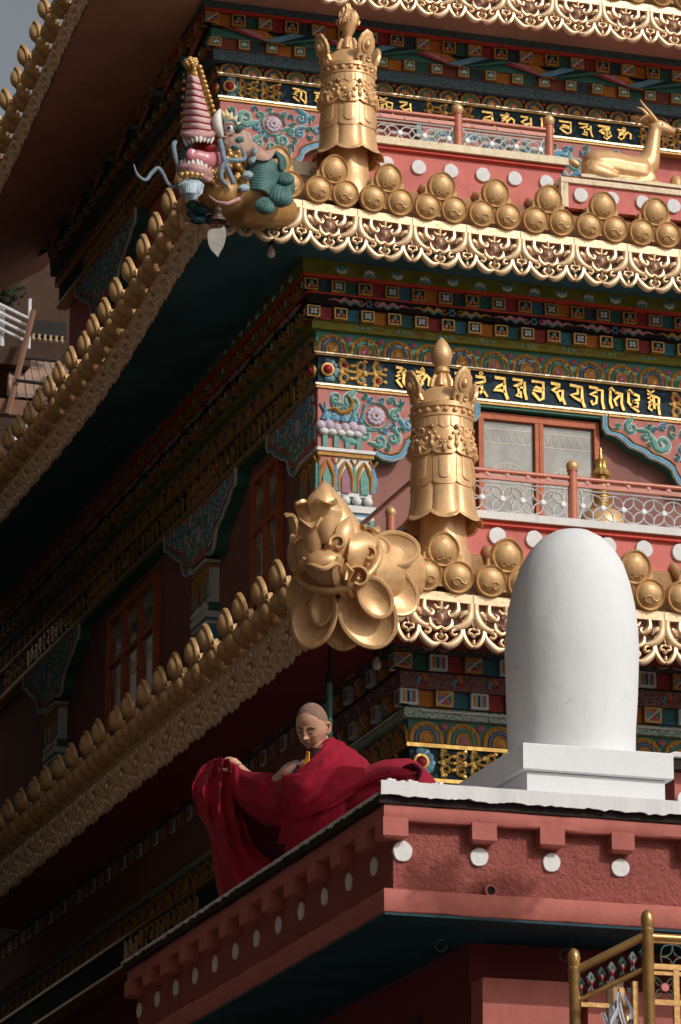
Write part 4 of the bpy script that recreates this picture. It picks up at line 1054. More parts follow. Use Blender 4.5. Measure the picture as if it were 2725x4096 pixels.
# lower beam and top beam with pendant blocks
def rough_beam(z0, z1, out, amp, sd):
    # plastered beam wrapping the corner, its arrises never quite straight
    mb = MB(); rows = []
    pts = [('L', s*.06) for s in range(int((YE-YP)/.06), 0, -1)]+[('C', 0)]+[('R', s*.06) for s in range(1, int((XE-XP)/.06))]
    for k, (sd_, s) in enumerate(pts):
        n = lambda q: amp*_N.noise(Vector((k*.22, q*3.1, sd)))+amp*.5*_N.noise(Vector((k*.9, q*2.3, sd+4)))
        row = []
        for q, (d, z) in enumerate(((.25, z0+.001), (.008, z0+n(1)), (0, z0+.010+n(1)), (n(2), (z0+z1)/2), (0, z1-.008+n(3)), (.006, z1+n(3)), (.25, z1+.001))):
            d = d-out-(n(4)*.5 if q in (1,2,3,4,5) else 0)
            row.append((XP+d, YP+max(s, d), z) if sd_ == 'L' else (XP+max(s, d), YP+d, z) if sd_ == 'R' else (XP+d, YP+d, z))
        rows.append(row)
    mb.grid(rows); return mb
from mathutils import noise as _N
rough_beam(5.762, 5.888, 0, .006, 1.).build('lower_beam', plast, B, ang=60)
mb = rough_beam(6.262, 6.345, 0, .006, 7.)
tb = mb.build('top_beam', plast, B)
def chamfer(mb, x0, x1, y0, y1, z0, z1, c=.012):
    vs = []
    for z, i in ((z1, 0), (z0+c, 0), (z0, c)):
        vs += [(x0+i, y0+i, z), (x1-i, y0+i, z), (x1-i, y1, z), (x0+i, y1, z)]
    mb.add(vs, [(0,1,2,3),(11,10,9,8)]+[(k*4+i, k*4+4+i, k*4+4+(i+1)%4, k*4+(i+1)%4) for k in (0,1) for i in range(4)])
blk = []
for k, x in enumerate((-4.672, -4.285, -3.873, -3.46, -3.05)):
    mb = MB(); chamfer(mb, x+RC.uniform(-.005,.005), x+.135+RC.uniform(-.006,.006), YP-.006-RC.uniform(0,.006), YP+.2, 6.168+RC.uniform(-.006,.006), 6.275, .014); blk.append(mb.build('pendant_block', plast, B)); 
mb = MB(); chamfer(mb, XP-.006, XP+.135, YP-.006, YP+.135, 6.163, 6.275); mb.build('pendant_block', plast, B)
for k in range(12):
    y = YP+.30+.4415*k
    mb = MB(); mb.box(XP-.006-RC.uniform(0,.005), XP+.2, y+RC.uniform(-.006,.006), y+.17+RC.uniform(-.008,.008), 6.168+RC.uniform(-.006,.006), 6.275); mb.build('pendant_block', plast, B)
# roundels under each block
def roundel(cx, cy, cz, r, side, seed):
    th = .014 if side == 'R' else .006
    rr = random.Random(seed); n = 22; p1 = rr.uniform(0, 6); vs = []
    for q, h in ((1., -.004), (1., th), (.95, th+.004), (.01, th+.005)):
        for i in range(n):
            a = 2*PI*i/n; k = q*r*(1+.03*math.sin(2*a+p1)+.02*math.sin(5*a)); u = k*math.cos(a); v = k*math.sin(a)*(1.02 if v_(a) else .98)
            vs.append((cx+u, cy-h, cz+v) if side == 'R' else (cx-h, cy+u, cz+v))
    m = MB(); m.add(vs, [(q*n+i, q*n+(i+1)%n, (q+1)*n+(i+1)%n, (q+1)*n+i) for q in range(3) for i in range(n)]+[tuple(3*n+i for i in range(n))])
    m.build('white_roundel', whited, B)
v_ = lambda a: a < PI
for k, x in enumerate((-5.045, -4.612, -4.198, -3.80, -3.39)): roundel(x, YP+.075, 6.105-.004*k, .052 if k else .056, 'R', k)
for k in range(12): roundel(XP+.075, YP+.385+.4415*k, 6.082, .052, 'L', 30+k)
# roof slab: shadow line put into its near-black colour, under a ragged whitewashed edge
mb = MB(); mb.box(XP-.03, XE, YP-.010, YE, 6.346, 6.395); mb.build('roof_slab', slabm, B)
def ragged(p0, p1, z0, z1, n, out, amp):
    mb = MB(); rows = [[], [], [], []]
    for i in range(n+1):
        t = i/n; x = p0[0]+(p1[0]-p0[0])*t; y = p0[1]+(p1[1]-p0[1])*t
        e = amp*(_N.noise(Vector((t*60, 0, 3)))+.7*_N.noise(Vector((t*190, 1, 3)))+.3*_N.noise(Vector((t*420, 1, 3))))
        e2 = amp*.35*_N.noise(Vector((t*70, 5, 1)))
        ox, oy = out
        rows[0].append((x-ox*.02, y-oy*.02, z0+e+.004)); rows[1].append((x+ox*(.008+e2), y+oy*(.008+e2), z0+e))
        rows[2].append((x+ox*(.012+e2), y+oy*(.012+e2), z1-.006)); rows[3].append((x-ox*.05, y-oy*.05, z1))
    mb.grid(rows); return mb
m = ragged((XP-.03, YP-.035), (XE, YP-.035), 6.384, 6.468, 700, (0,-1), .014); m.build('whitewashed_edge', white, B, ang=60)
m = ragged((XP-.035, YE), (XP-.035, YP-.03), 6.384, 6.402, 1200, (-1,0), .014); m.build('whitewashed_edge', whited, B, ang=60)
mb = MB(); mb.box(XP+.10, XE, YP-.02, YE, 6.396, 6.462); mb.box(XP-.02, XP+.10, YP-.02, YE, 6.396, 6.404)
mb.build('roof_top', white, B)
mb = MB()                    # whitewash crumbs on the corner
for k in range(26):
    mb.ball((XP+.03+RC.uniform(0,.35)**1.3*1.2, YP-.01+RC.uniform(0,.05), 6.462+RC.uniform(0,.014)), (RC.uniform(.008,.022), .014, RC.uniform(.006,.014)), 0, 6, 4)
mb.build('whitewash_crumbs', white, B)
# underside and the recessed wall below
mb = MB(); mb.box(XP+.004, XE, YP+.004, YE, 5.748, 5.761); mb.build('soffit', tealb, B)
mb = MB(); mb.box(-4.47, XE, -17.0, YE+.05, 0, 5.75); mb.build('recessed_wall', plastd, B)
mb = MB(); mb.box(-4.46, -3.91, -17.19, -17.001, 3.5, 5.525); mb.build('sunlit_ledge', plast, B)
mb = MB(); mb.box(-3.84, XE, -17.16, -17.001, 3.5, 5.50); mb.build('sunlit_ledge', plast, B)
wf = MB(); wf.box(-4.50, -4.465, -16.2, -15.1, 4.4, 5.45); wo = wf.build('window', mat('dark_frame', (.06,.03,.03), .6), B)
wf = MB()
for k in range(5): wf.box(-4.52, -4.50, -16.15+.24*k, -16.13+.24*k, 4.4, 5.4)
for z in (4.75, 5.1): wf.box(-4.52, -4.50, -16.2, -15.1, z, z+.02)
wf.build('bar', mat('iron', (.03,.03,.03), .5, .6), wo)
# drain spout and two bent iron hooks
mb = MB(); mb.lathe([(.034,-.02),(.034,.03),(.024,.03),(.024,-.04)], 18, (-4.560, YP+.05, 5.915), (0,-1,0), cap=False); mb.ball((-4.560, YP+.07, 5.915), (.026,.01,.026)); 
mb.build('drain_spout', [plast], B); mb = MB(); mb.lathe([(.0235,0),(.0235,.004)], 16, (-4.560, YP+.035, 5.915), (0,-1,0)); mb.build('drain_mouth', dark, B)
iron = mat('iron_hook', (.05,.07,.07), .5, .5)
for x, y, s in ((-4.75, -17.35, .8), (-4.02, -17.3, 1.)):
    mb = MB(); P_ = [(x+.02, y, 5.75), (x+.045, y, 5.74), (x+.035, y, 5.70), (x+.0, y, 5.685), (x-.035, y, 5.66), (x-.02, y, 5.625), (x+.015, y, 5.63), (x+.03, y, 5.66)]
    P_, W_ = smooth(P_, .005, 4); mb.tube(P_, W_, 6); mb.build('hook', iron, B)
# grassy bit further back on the right: the parapet returns
R2 = thing('far_parapet', 'dark red parapet corner with a rope-like white edge at the far right', 'parapet', (-1.1, -12., 0))
mb = MB(); mb.box(-1.16, 2, -12, -9, 0, 8.02, 0); mb.box(-1.24, 2, -12.1, -9, 8.02, 8.10, 1)
mb.tube([(-1.25, -12.1, 8.10), (-1.2, -12.11, 8.12), (2, -12.11, 8.12)], .022, 6, 2)
mb.build('parapet', [plast, slabm, whited], R2)
mm = MB(); mm.lathe([(.06,0),(.058,.02),(.005,.024)], 18, (-1.09, -12.0, 7.83), (0,-1,0)); mm.build('white_roundel', whited, R2)

# ------------------------------------------------ white chorten (rounded pillar on a stepped plinth)
Cn = thing('white_chorten', 'big whitewashed dome-topped pillar on a square stepped plinth, standing on the roof edge', 'stupa', (-3.98, -17.06, 6.462))
whs = mat('chorten_whitewash', (.70, .71, .72), .8, 0, var=.03, vs=3, bump=.22, bs=9, dirt=(.46,.45,.43), dthr=.655, streak=.2, scol=(.42,.41,.39))
mb = MB(); mb.box(-4.303, -3.497, -17.5, -16.55, 6.455, 6.612); mb.build('plinth_base', whs, Cn)
def rbox(mb, x0, x1, y0, y1, z0, z1, b=.006):
    vs = []
    for z, i in ((z0, b), (z0+b, 0), (z1-b, 0), (z1, b)): vs += [(x0+i,y0+i,z),(x1-i,y0+i,z),(x1-i,y1-i,z),(x0+i,y1-i,z)]
    mb.add(vs, [(3,2,1,0),(12,13,14,15)]+[(k*4+i, k*4+(i+1)%4, k*4+4+(i+1)%4, k*4+4+i) for k in range(3) for i in range(4)])
mb = MB(); rbox(mb, -4.335, -3.455, -17.53, -16.45, 6.616, 6.765); mb.build('plinth_cap', whs, Cn)
mb = MB(); rows = []; n = 64
pr = [(6.765,.362),(6.95,.369),(7.10,.377),(7.25,.384),(7.38,.387),(7.50,.380),(7.62,.364),(7.74,.336),(7.84,.298),(7.92,.246),(7.98,.186),(8.02,.115),(8.035,.05),(8.038,.003)]
for z, r in pr:
    zc = z
    row = []
    for i in range(n):
        a = 2*PI*i/n; k = r*(1+.012*_N.noise(Vector((math.cos(a)*2, math.sin(a)*2, z*3)))+.006*_N.noise(Vector((math.cos(a)*9, math.sin(a)*9, z*10))))
        row.append((-3.885+.020*(z-6.76)+k*.97*math.cos(a), -17.09+k*math.sin(a), 6.765+(z-6.765)*1.07))
    rows.append(row)
P_ = rows; mb.grid(P_, 0, True); mb.add(rows[-1], [tuple(range(n))]); dm = mb.build('dome', whs, Cn, ang=80)

# ------------------------------------------------ gilt stair railing in the lower right corner
S = thing('gilt_stair_railing', 'brassy gilt stair railing with ball-topped posts and painted ironwork in the lower right corner', 'railing', (-4.9, -20.6, 4.3))
brass = mat('brass_paint', (.42, .24, .085), .34, .6, var=.25, vs=8, bump=.1, bs=40)
def post(x, y, zt, r):
    mb = MB(); mb.lathe([(r,3.9),(r,zt-.10),(r*1.1,zt-.095),(r*1.1,zt-.085),(r*.9,zt-.08),(r*1.1,zt-.06),(r*1.15,zt-.035),(r*.9,zt-.01),(r*.4,zt+.004),(.001,zt+.007)], 24, (x,y,0)); return mb.build('post', brass, S)
post(-4.9, -20.66, 5.225, .027); post(-5.202, -20.50, 5.055, .026)
post(-4.75, -20.0, 4.86, .022); 
mb = MB(); mb.tube([(-5.20,-20.50,4.955),(-4.90,-20.66,5.115)], .020, 10); mb.tube([(-5.20,-20.50,4.81),(-4.90,-20.66,4.965)], .012, 8)
mb.tube([(-4.9,-20.66,5.105),(-4.3,-20.66,5.105)], .018, 12); mb.tube([(-4.9,-20.66,5.082),(-4.3,-20.66,5.082)], .008, 8)
mb.box(-4.88,-4.3,-20.672,-20.65,4.955,4.98); mb.box(-4.88,-4.3,-20.668,-20.652,4.93,4.946); mb.box(-4.78,-4.752,-20.67,-20.65,4.0,4.955); mb.box(-4.88,-4.3,-20.672,-20.65,4.79,4.815)
mb.box(-5.02,-4.995,-20.60,-20.58,4.0,4.87); mb.box(-4.965,-4.94,-20.63,-20.61,4.0,4.9); mb.box(-5.2,-4.95,-20.58,-20.56,4.78,4.80)
mb.build('rails', brass, S)
gpat = mat('verdigris_iron', (.16,.22,.17), .45, .2)
mb = MB(lambda u, v, w_: (u, -20.66-w_, v))
def petal4(mb, cx, cy, r, m=0, wd=.006):
    for k in range(4):
        a0 = PI/4+k*PI/2
        A = (cx+r*math.cos(k*PI/2), cy+r*math.sin(k*PI/2)); C = (cx+r*math.cos(k*PI/2+PI/2), cy+r*math.sin(k*PI/2+PI/2))
        for s in (-1, 1):
            dx, dy = C[0]-A[0], C[1]-A[1]
            mb.ribbon([(A[0]+dx*q/8-dy*s*.28*math.sin(PI*q/8), A[1]+dy*q/8+dx*s*.28*math.sin(PI*q/8)) for q in range(9)], wd, 0, .006, m)
petal4(mb, -4.78, 5.015, .058)
for dx in (0,):
    for s in (-1, 1):
        for t in (-1, 1):
            mb.ribbon([(-4.825+s*.008, 4.872+t*.006), (-4.825+s*.022, 4.872+t*.034), (-4.825+s*.048, 4.872+t*.05)], .005, 0, .006, 0, n=4); mb.ribbon([(-4.825+s*.008, 4.872+t*.006), (-4.825+s*.035, 4.872+t*.016), (-4.825+s*.048, 4.872+t*.05)], .005, 0, .006, 0, n=4)
mb.build('ironwork', gpat, S)
mb = MB(); mb.lathe([(.019,0),(.019,.012)], 16, (-4.825, -20.665, 4.872), (0,-1,0)); mb.build('rosette', mat('coral', (.55,.16,.15), .5), S)
mb = MB()
for k in range(7):
    f = (k+.5)/7; x = -5.20+.30*f; y = -20.50-.16*f; z = 4.865+.155*f
    for s in (-1, 1): 
        mb.tube([(x, y, z+.05), (x+s*.013, y-.005, z+.02), (x, y, z-.01), (x-s*.01, y-.005, z-.04)], [.003,.011,.007,.003], 6, 0 if (k+s) % 2 else 1)
    mb.ball((x, y-.012, z+.0), (.008,.006,.016), 2, 6, 4)
mb.build('leaf_tracery', [mat('leaf_green', (.03,.07,.055), .5), mat('leaf_grey', (.14,.18,.17), .5), crim], S)
mb = MB(); mb.box(-5.02,-4.94,-20.45,-20.43,4.60,4.93); mb.build('baluster', mat('tan_baluster', (.50,.33,.19), .5), S)
mb = MB(); mb.box(-5.14,-5.06,-20.42,-20.40,4.3,4.7); mb.build('baluster', MATS['tan_baluster'], S)
sc_ = thing('white_scarf', 'white offering scarves knotted to the gilt stair railing', 'scarf', (-5.04, -20.62, 4.8))
mb = MB()
for k in range(7):
    x = -5.10+.022*k; h = .10+.04*math.sin(k*2.1)
    rows = []
    for i in range(9):
        t = i/8; rows.append([(x-.012+.018*math.sin(4*t+k)+.006*j, -20.60-.03*(k % 3)*.4+.01*math.sin(j*2+k), 4.70+.02*k+h*.5-h*1.7*t+.004*math.sin(j)) for j in range(5)])
    mb = MB(); mb.grid(rows); mb.build('cloth', mat('scarf_white', (.55,.56,.60), .7, bump=.1), sc_)

# ------------------------------------------------ bulbs, pole, bell
def bulb(label, x, y, z, s=1., lit=(.62,.50,.44)):
    t = thing('light_bulb', label, 'light bulb', (x, y, z-.2), 0, 'bare bulbs under the eaves')
    mb = MB(); mb.lathe([(.045,.2),(.045,.185),(.028,.175),(.026,.13),(.03,.12),(.03,.09),(.022,.085)], 14); mb.build('holder', mat('bakelite', (.05,.03,.03), .5), t, local=True)
    mb = MB(); mb.lathe([(.018,.088),(.02,.07),(.036,.045),(.043,.015),(.04,-.012),(.026,-.033),(.004,-.042)], 16); mb.build('glass_bulb', mat('milky_bulb', lit, .15, 0, var=.05, bump=0, coat=.5), t, local=True)
bulb('bare bulb hanging under the maroon soffit beside the leafy gilt corner bud', -.02, -1.95, 11.52)
bulb('bare bulb under the blue-green soffit below the creature head', -.70, -.66, 16.05)
P = thing('green_pole', 'thin blue-green pole standing behind the head of the monk', 'pole', (-.505, -2., 8))
mb = MB(); mb.tube([(-.505,-2,8.5),(-.505,-2,11.12)], .028, 8, 0); mb.tube([(-.505,-2,11.12),(-.505,-2,11.46)], .015, 8, 1); mb.box(-.535,-.475,-2.03,-1.97,11.10,11.20, 1)
mb.build('shaft', [mat('pole_green', (.04,.16,.14), .45), dark], P)

# ------------------------------------------------ surroundings: house glimpsed on the left, out-of-frame block added to darken the left, tree that dapples the wall
H = thing('far_house', 'brown timber house with a white balcony rail glimpsed at the far left between the eaves', 'house', (3.5, 31, 0))
hb = mat('house_timber', (.055,.028,.016), .8, var=.4, vs=.8)
mb = MB(); mb.box(-4, 9, 33, 40, 0, 25.3); mb.box(4.15, 9, 32.9, 40, 25.3, 30); mb.build('wall', hb, H)
mb = MB(); mb.box(0, 4.6, 36, 37, 25.3, 30); mb.build('pale_wall', mat('far_white_wall', (.55,.56,.60), .8), H)
mb = MB()
for k in range(4): mb.tube([(3.35, 30.2, 26.16-.15*k), (4.06, 30.2, 25.88-.15*k)], .028, 6)
mb.tube([(4.08,30.2,25.3),(4.08,30.2,26.25)], .03, 6); mb.tube([(3.60,30.3,25.3),(3.60,30.3,26.1)], .05, 6); mb.build('balcony_rail', mat('rail_white', (.62,.62,.63), .5), H)
mb = MB(); mb.box(2.5, 4.1, 30.1, 33, 24.95, 25.28); mb.build('balcony_floor', hb, H)
mb = MB(); mb.add([(3.98,31.2,25.45),(4.95,31.2,25.45),(4.85,29.2,24.1),(3.50,29.2,24.05)], [(0,1,2,3)])
for k in range(9):
    t = k/8; mb.tube([(3.98+.97*t,31.2,25.44),(3.50+1.35*t,29.2,24.06)], .03, 5, 0)
mb.build('sheet_awning', mat('tin_sheet', (.30,.20,.15), .6, .1, var=.2, vs=1), H)
mb = MB(); mb.tube([(4.85,29.6,25.45),(3.95,29.0,23.9)], .05, 6); mb.tube([(3.85,29.7,24.95),(4.9,29.7,24.95)], .025, 6); mb.tube([(3.6,29.1,24.32),(4.9,29.1,24.28)], .03, 6)
mb.build('awning_frame', mat('awning_frame_dark', (.012,.01,.008), .7), H)
mb = MB(); mb.tube([(4.10,30.0,25.95),(3.42,28.9,23.6)], .06, 6); mb.build('slanting_post', mat('brown_post', (.16,.08,.05), .7), H)
mb = MB(); mb.box(4.14,4.78,30.3,30.5,25.62,25.9); mb.build('dark_beam', MATS['awning_frame_dark'], H)
for k in range(6):
    mb = MB(); mb.lathe([(.01,.0),(.045,.04),(.02,.09),(.03,.14)], 8, (4.16+.105*k, 30.2, 25.46)); mb.build('baluster', mat('cream_baluster', (.40,.30,.18), .6), H)
mb = MB(); mb.box(2.8, 4.6, 29.2, 29.4, 23.72, 24.0); mb.build('fascia', mat('brown_post'), H) if False else mb.build('fascia', MATS['brown_post'], H)
for x0 in (3.62, 3.86):
    mb = MB(); mb.box(x0, x0+.10, 29.4, 29.55, 18, 23.72); mb.build('column', MATS['rail_white'], H)
Nb = thing('added_shade_block', 'unseen plain block added outside the left edge to darken the alley side', 'building', (-10, 8, 0))
mb = MB(); mb.box(-16, -6.55, -13, -6, 0, 27, 0); mb.box(-16, -5.1, -5.999, 6.5, 0, 24, 0); mb.box(-16, -3.75, 6.501, 27, 0, 27, 0)  # unseen masses added only to keep sky light off the left side
for j in range(6):
    for k in range(4): mb.box(-3.75, -3.71, 8+5*k, 9.6+5*k, 2+3.6*j, 3.8+3.6*j, 1)
mb.box(-24, -11.9, -34, -13.01, 0, 22, 0)
mb.build('wall', [mat('shade_block_plaster', (.12,.10,.085), .9, var=.2, vs=.5), dark], Nb)
def far_tree(name, label, base, top, cr, n, seed, leaf=.07, f0=.55):
    t = thing(name, label, 'tree', base)
    r = random.Random(seed)
    mb = MB(); b = Vector(base); tp = Vector(top)
    mb.tube([tuple(b), tuple(b+(tp-b)*.5+Vector((.2,.1,0))), tuple(tp)], [.16,.11,.03], 8)
    lm = []
    for k in range(9):
        a = r.uniform(0, 6.28); s = b+(tp-b)*r.uniform(f0,.99); e = tp+Vector((math.cos(a)*cr*r.uniform(.5,1), math.sin(a)*cr*r.uniform(.5,1), r.uniform(-.6,.6)*cr))
        mb.tube([tuple(s), tuple((s+e)/2+Vector((0,0,.1))), tuple(e)], [.04,.025,.008], 5); lm.append((s, e))
    mb.build('trunk', mat('bark', (.09,.065,.045), .9), t)
    mb = MB()
    for k in range(n):
        s, e = r.choice(lm); c = s+(e-s)*r.uniform(.35,1.05)+Vector((r.gauss(0,1), r.gauss(0,1), r.gauss(0,1)))*cr*.16
        d1 = Vector((r.gauss(0,1), r.gauss(0,1), r.gauss(0,1))).normalized()*leaf*r.uniform(.6,1.3); d2 = d1.orthogonal().normalized()*leaf*.35
        mb.add([tuple(c-d1), tuple(c+d2), tuple(c+d1), tuple(c-d2)], [(0,1,2,3)])
    mb.build('crown', mat('leaves', (.018,.028,.012), .6, var=.4, vs=3), t, recalc=False)
pt = Vector((-4.66, YP, 5.99))+sund*5.2
far_tree('shade_tree', 'tree outside the right edge whose leaves dapple the red parapet wall', (pt.x+1.4, pt.y-.5, 0), (pt.x+.02, pt.y, pt.z-.02), .30, 620, 5, .062, .975)
far_tree('leafy_tree', 'dark leafy branches above the white balcony rail at the left edge', (2.6, 31.5, 24.9), (3.6, 31.5, 26.75), .62, 1500, 9, .075)
# ------------------------------------------------ helpers for sculpted figures
def leaf(mb, pts, wid, nrm, cup=.3, th=.02, mi=0, n=4, m=4, roll=None):
    """thick curling leaf along pts; nrm is the outward direction per control point (or one)"""
    k = len(pts)
    if not isinstance(nrm, list): nrm = [nrm]*k
    data = [tuple(p)+tuple(q) for p, q in zip(pts, nrm)]
    D_, W_ = smooth(data, wid, n)
    S0 = None
    if roll is not None:
        t0 = (Vector(D_[1][:3])-Vector(D_[0][:3])).normalized(); S0 = t0.cross(Vector(nrm[0])).normalized() if roll is True else Vector(roll).normalized()
    rows = []
    for i, (d, w_) in enumerate(zip(D_, W_)):
        p = Vector(d[:3]); nn = Vector(d[3:6]).normalized()
        t = Vector(D_[min(i+1, len(D_)-1)][:3])-Vector(D_[max(i-1, 0)][:3]); t.normalize()
        s = t.cross(nn)
        if s.length < 1e-3: s = Vector((1,0,0))
        s.normalize(); nn = s.cross(t)
        if nn.dot(Vector(d[3:6])) < 0: nn = -nn
        if S0 is not None: s = (S0-t*S0.dot(t)).normalized(); nn = s.cross(t)
        f = [tuple(p+s*w_*j/m+nn*cup*(1-(j/m)**2)*w_) for j in range(-m, m+1)]
        b = [tuple(p+s*w_*.96*j/m+nn*(cup*(1-(j/m)**2)*w_-th)) for j in range(m, -m-1, -1)]
        rows.append(f+b)
    mb.grid(rows, mi, True); mb.add(rows[0], [tuple(range(len(rows[0])))], mi); mb.add(rows[-1], [tuple(range(len(rows[-1])))], mi)

def frame(anchor, px0, py0, k, el):
    """measures taken from the photograph turned into metres in a figure's own frame (x across, y away, z up)"""
    def F(px, py, Y=0.):
        s = 1+Y/(k*9505)
        return ((px-px0)*k*s, Y, (py0-py)*k*1.035*s+Y*el)
    return F

# ------------------------------------------------ gilt lotus-and-acanthus bud on the lower eave corner
FB_ = thing('corner_bud', 'large gilt lotus with curling acanthus leaves on the corner of the lower eave', 'roof ornament', (-.74, -3.25, 11.83), -yaw)
F = frame(None, 790, 1330, .00402, .28)
def core_r(py): 
    if py > 1300: return 90*math.sqrt(max(0, 1-((py-1300)/90)**2))+2
    t = min(1, max(0, (1300-py)/182)); return 88*(1-t**1.5)**.85+4
def ax(py): return 772-34*(1300-py)/182
def FC(px, py, o=0.):
    r = core_r(py); dx = (px-ax(py)); q = math.sqrt(max(0, r*r-dx*dx))*.00402
    t = (1300-py)/182
    return F(px, py, -.10-.16*t-q*.9-o)
mb = MB(); rows = []
for i in range(19):
    py = 1385-(1385-1118)*i/18; r = core_r(py)*.00402*.93; t = (1300-py)/182; c = F(ax(py), py, -.10-.16*t)
    rows.append([(c[0]+r*math.cos(a*PI/12), c[1]+r*.9*math.sin(a*PI/12), c[2]) for a in range(24)])
mb.grid(rows, 0, True); mb.add(rows[-1], [tuple(range(24))]); mb.add(rows[0], [tuple(range(24))])
def curl(mb, cx, cy, r, o=.03, turns=1.2, a0=1.5, d=-1, w0=.045, hh=.06):
    P_ = spiral(cx, cy, r, turns, a0, d, 12)
    pts = [FC(x, y, o+hh*.3) for x, y in P_]
    for (dx, W_) in ((0, w0),):
        mb.tube(pts, [W_*(1-.55*i/12) for i in range(13)], 8)
    c = FC(cx, cy, o+.04); mb.ball(c, .030, 0, 10, 6)
# leaves and scrolls wrapping the bud
OUT = Vector((0,-1,.1))
def L2(P_, wid, nr, cup=.35, th=.03): leaf(mb, [FC(*p) for p in P_], wid, [Vector(v) for v in nr] if isinstance(nr, list) else Vector(nr), cup, th)
core = mb.build('bud_core', gold, FB_, local=True)
def A(P_, wid, nr, cup=.3, th=.03, name='acanthus_leaf'):
    m_ = MB(); leaf(m_, [FC(*p) for p in P_], wid, Vector(nr), cup, th, 0, 6, 5, True); return m_.build(name, gold, FB_, local=True, ang=50)
A([(752,1390,.0),(744,1358,.05),(738,1330,.09),(736,1308,.12)], [.03,.12,.165,.17], (-.15,-1,.0), .22, .035)
m_ = MB(); _c = Vector(FC(738,1304,.03)); m_.ball(tuple(_c), (.178,.17,.115), 0, 28, 16, (-.15,-.35,1)); m_.build('hooded_petal', gold, FB_, local=True)
m_ = MB(); P_, W_ = smooth([tuple(_c+Vector((-.17,-.03,-.045))), tuple(_c+Vector((-.11,-.15,-.075))), tuple(_c+Vector((.0,-.205,-.125))), tuple(_c+Vector((.10,-.15,-.06))), tuple(_c+Vector((.165,-.02,-.02)))], [.012,.022,.026,.022,.012], 6); m_.tube(P_, W_, 8); m_.build('petal_lip', gold, FB_, local=True)
A([(790,1385,.0),(778,1352,.05),(772,1320,.09),(780,1296,.10)], [.03,.075,.085,.05], (.2,-1,.0), .3, .035)
A([(706,1372,.0),(700,1345,.05),(696,1318,.08),(700,1300,.08)], [.03,.07,.08,.05], (-.5,-1,.0), .3, .035)
A([(770,1392,.01),(738,1376,.04),(705,1354,.08),(682,1334,.12),(668,1324,.17)], [.02,.055,.075,.06,.01], (-.3,-.6,-.7), .25)
A([(712,1345,.0),(696,1312,.03),(684,1275,.08),(682,1252,.14),(676,1250,.20),(668,1264,.23)], [.05,.095,.11,.10,.075,.02], (-.8,-.6,.0), .3)
A([(716,1300,.0),(712,1262,.04),(708,1230,.09),(708,1212,.16),(712,1214,.22),(715,1228,.25)], [.05,.09,.115,.115,.085,.03], (-.3,-1,.0), .35)
A([(748,1262,.0),(744,1228,.04),(742,1196,.08),(744,1174,.13),(750,1166,.19),(757,1176,.235)], [.06,.12,.145,.13,.085,.02], (.0,-1,.1), .42)
A([(782,1300,.0),(784,1262,.03),(790,1228,.05),(798,1200,.05)], [.05,.10,.09,.006], (.5,-.85,.1), .45)
A([(806,1340,.0),(814,1300,.05),(826,1262,.08),(838,1236,.10),(852,1228,.13),(862,1240,.16)], [.06,.11,.13,.10,.06,.02], (.6,-.8,0), .3)
A([(704,1240,.0),(698,1208,.03),(692,1184,.06),(684,1172,.11),(674,1174,.15)], [.05,.085,.085,.06,.01], (-.6,-.7,.2), .35)
A([(678,1292,.0),(670,1250,.03),(666,1216,.06),(660,1200,.10),(650,1202,.14)], [.05,.085,.085,.055,.01], (-.9,-.4,.1), .35)
A([(742,1200,.0),(730,1166,.03),(733,1140,.03),(738,1116,.0)], [.09,.125,.08,.008], (-.2,-1,.2), .4)
A([(768,1205,.0),(758,1178,.02),(750,1150,.02),(741,1124,.0)], [.06,.09,.05,.008], (.4,-1,.2), .4)
A([(684,1345,.0),(668,1312,.02),(662,1278,.03),(664,1250,.01)], [.05,.085,.07,.01], (-.9,-.5,.1), .3)
def V(cx, cy, r, o, a0, a1, w0, boss=False):
    n = 9; P_ = []; W_ = []
    for i in range(n+1):
        t = i/n; a = a0+(a1-a0)*t; rr_ = r*(1-.5*t)
        P_.append(Vector(FC(cx, cy, o))+Vector((rr_*math.cos(a), 0, rr_*math.sin(a)))*.0041); W_.append(w0*(1-.35*t))
    m_ = MB(); leaf(m_, [tuple(p) for p in P_], W_, Vector((0,-1,0)), .06, .022, 0, 3, 3, (.15,-1,.1)); c = Vector(FC(cx, cy, o))
    if boss: m_.lathe([(.020,-.07),(.020,.03),(.012,.042)], 12, tuple(c), (.1,-1,.1))
    return m_.build('volute', gold, FB_, local=True, ang=40)
V(770, 1264, 22, .09, 3.3, -2.0, .06); V(816, 1345, 32, .13, 3.3, -2.2, .085, True); V(842, 1290, 22, .08, 3.0, -2.2, .06)
A([(752,1300,.01),(750,1282,.06),(756,1262,.10),(768,1244,.11)], [.05,.055,.05,.04], (-.3,-1,.2), .1)
A([(800,1385,.02),(786,1362,.06),(784,1336,.10),(796,1316,.13)], [.02,.055,.07,.06], (-.4,-1,.1), .15)
mb = MB()       # ring collar
C0 = Vector(F(770,1300,-.13)); n1 = Vector((-.22,-.80,.56)).normalized(); e1 = n1.cross(Vector((0,0,1))).normalized(); e2 = e1.cross(n1)
pts = [tuple(C0+e1*math.cos(t*PI/20)*.392+e2*math.sin(t*PI/20)*.43) for t in range(41)]
mb.tube(pts, .036, 12); mb.build('ring_collar', gold, FB_, local=True)
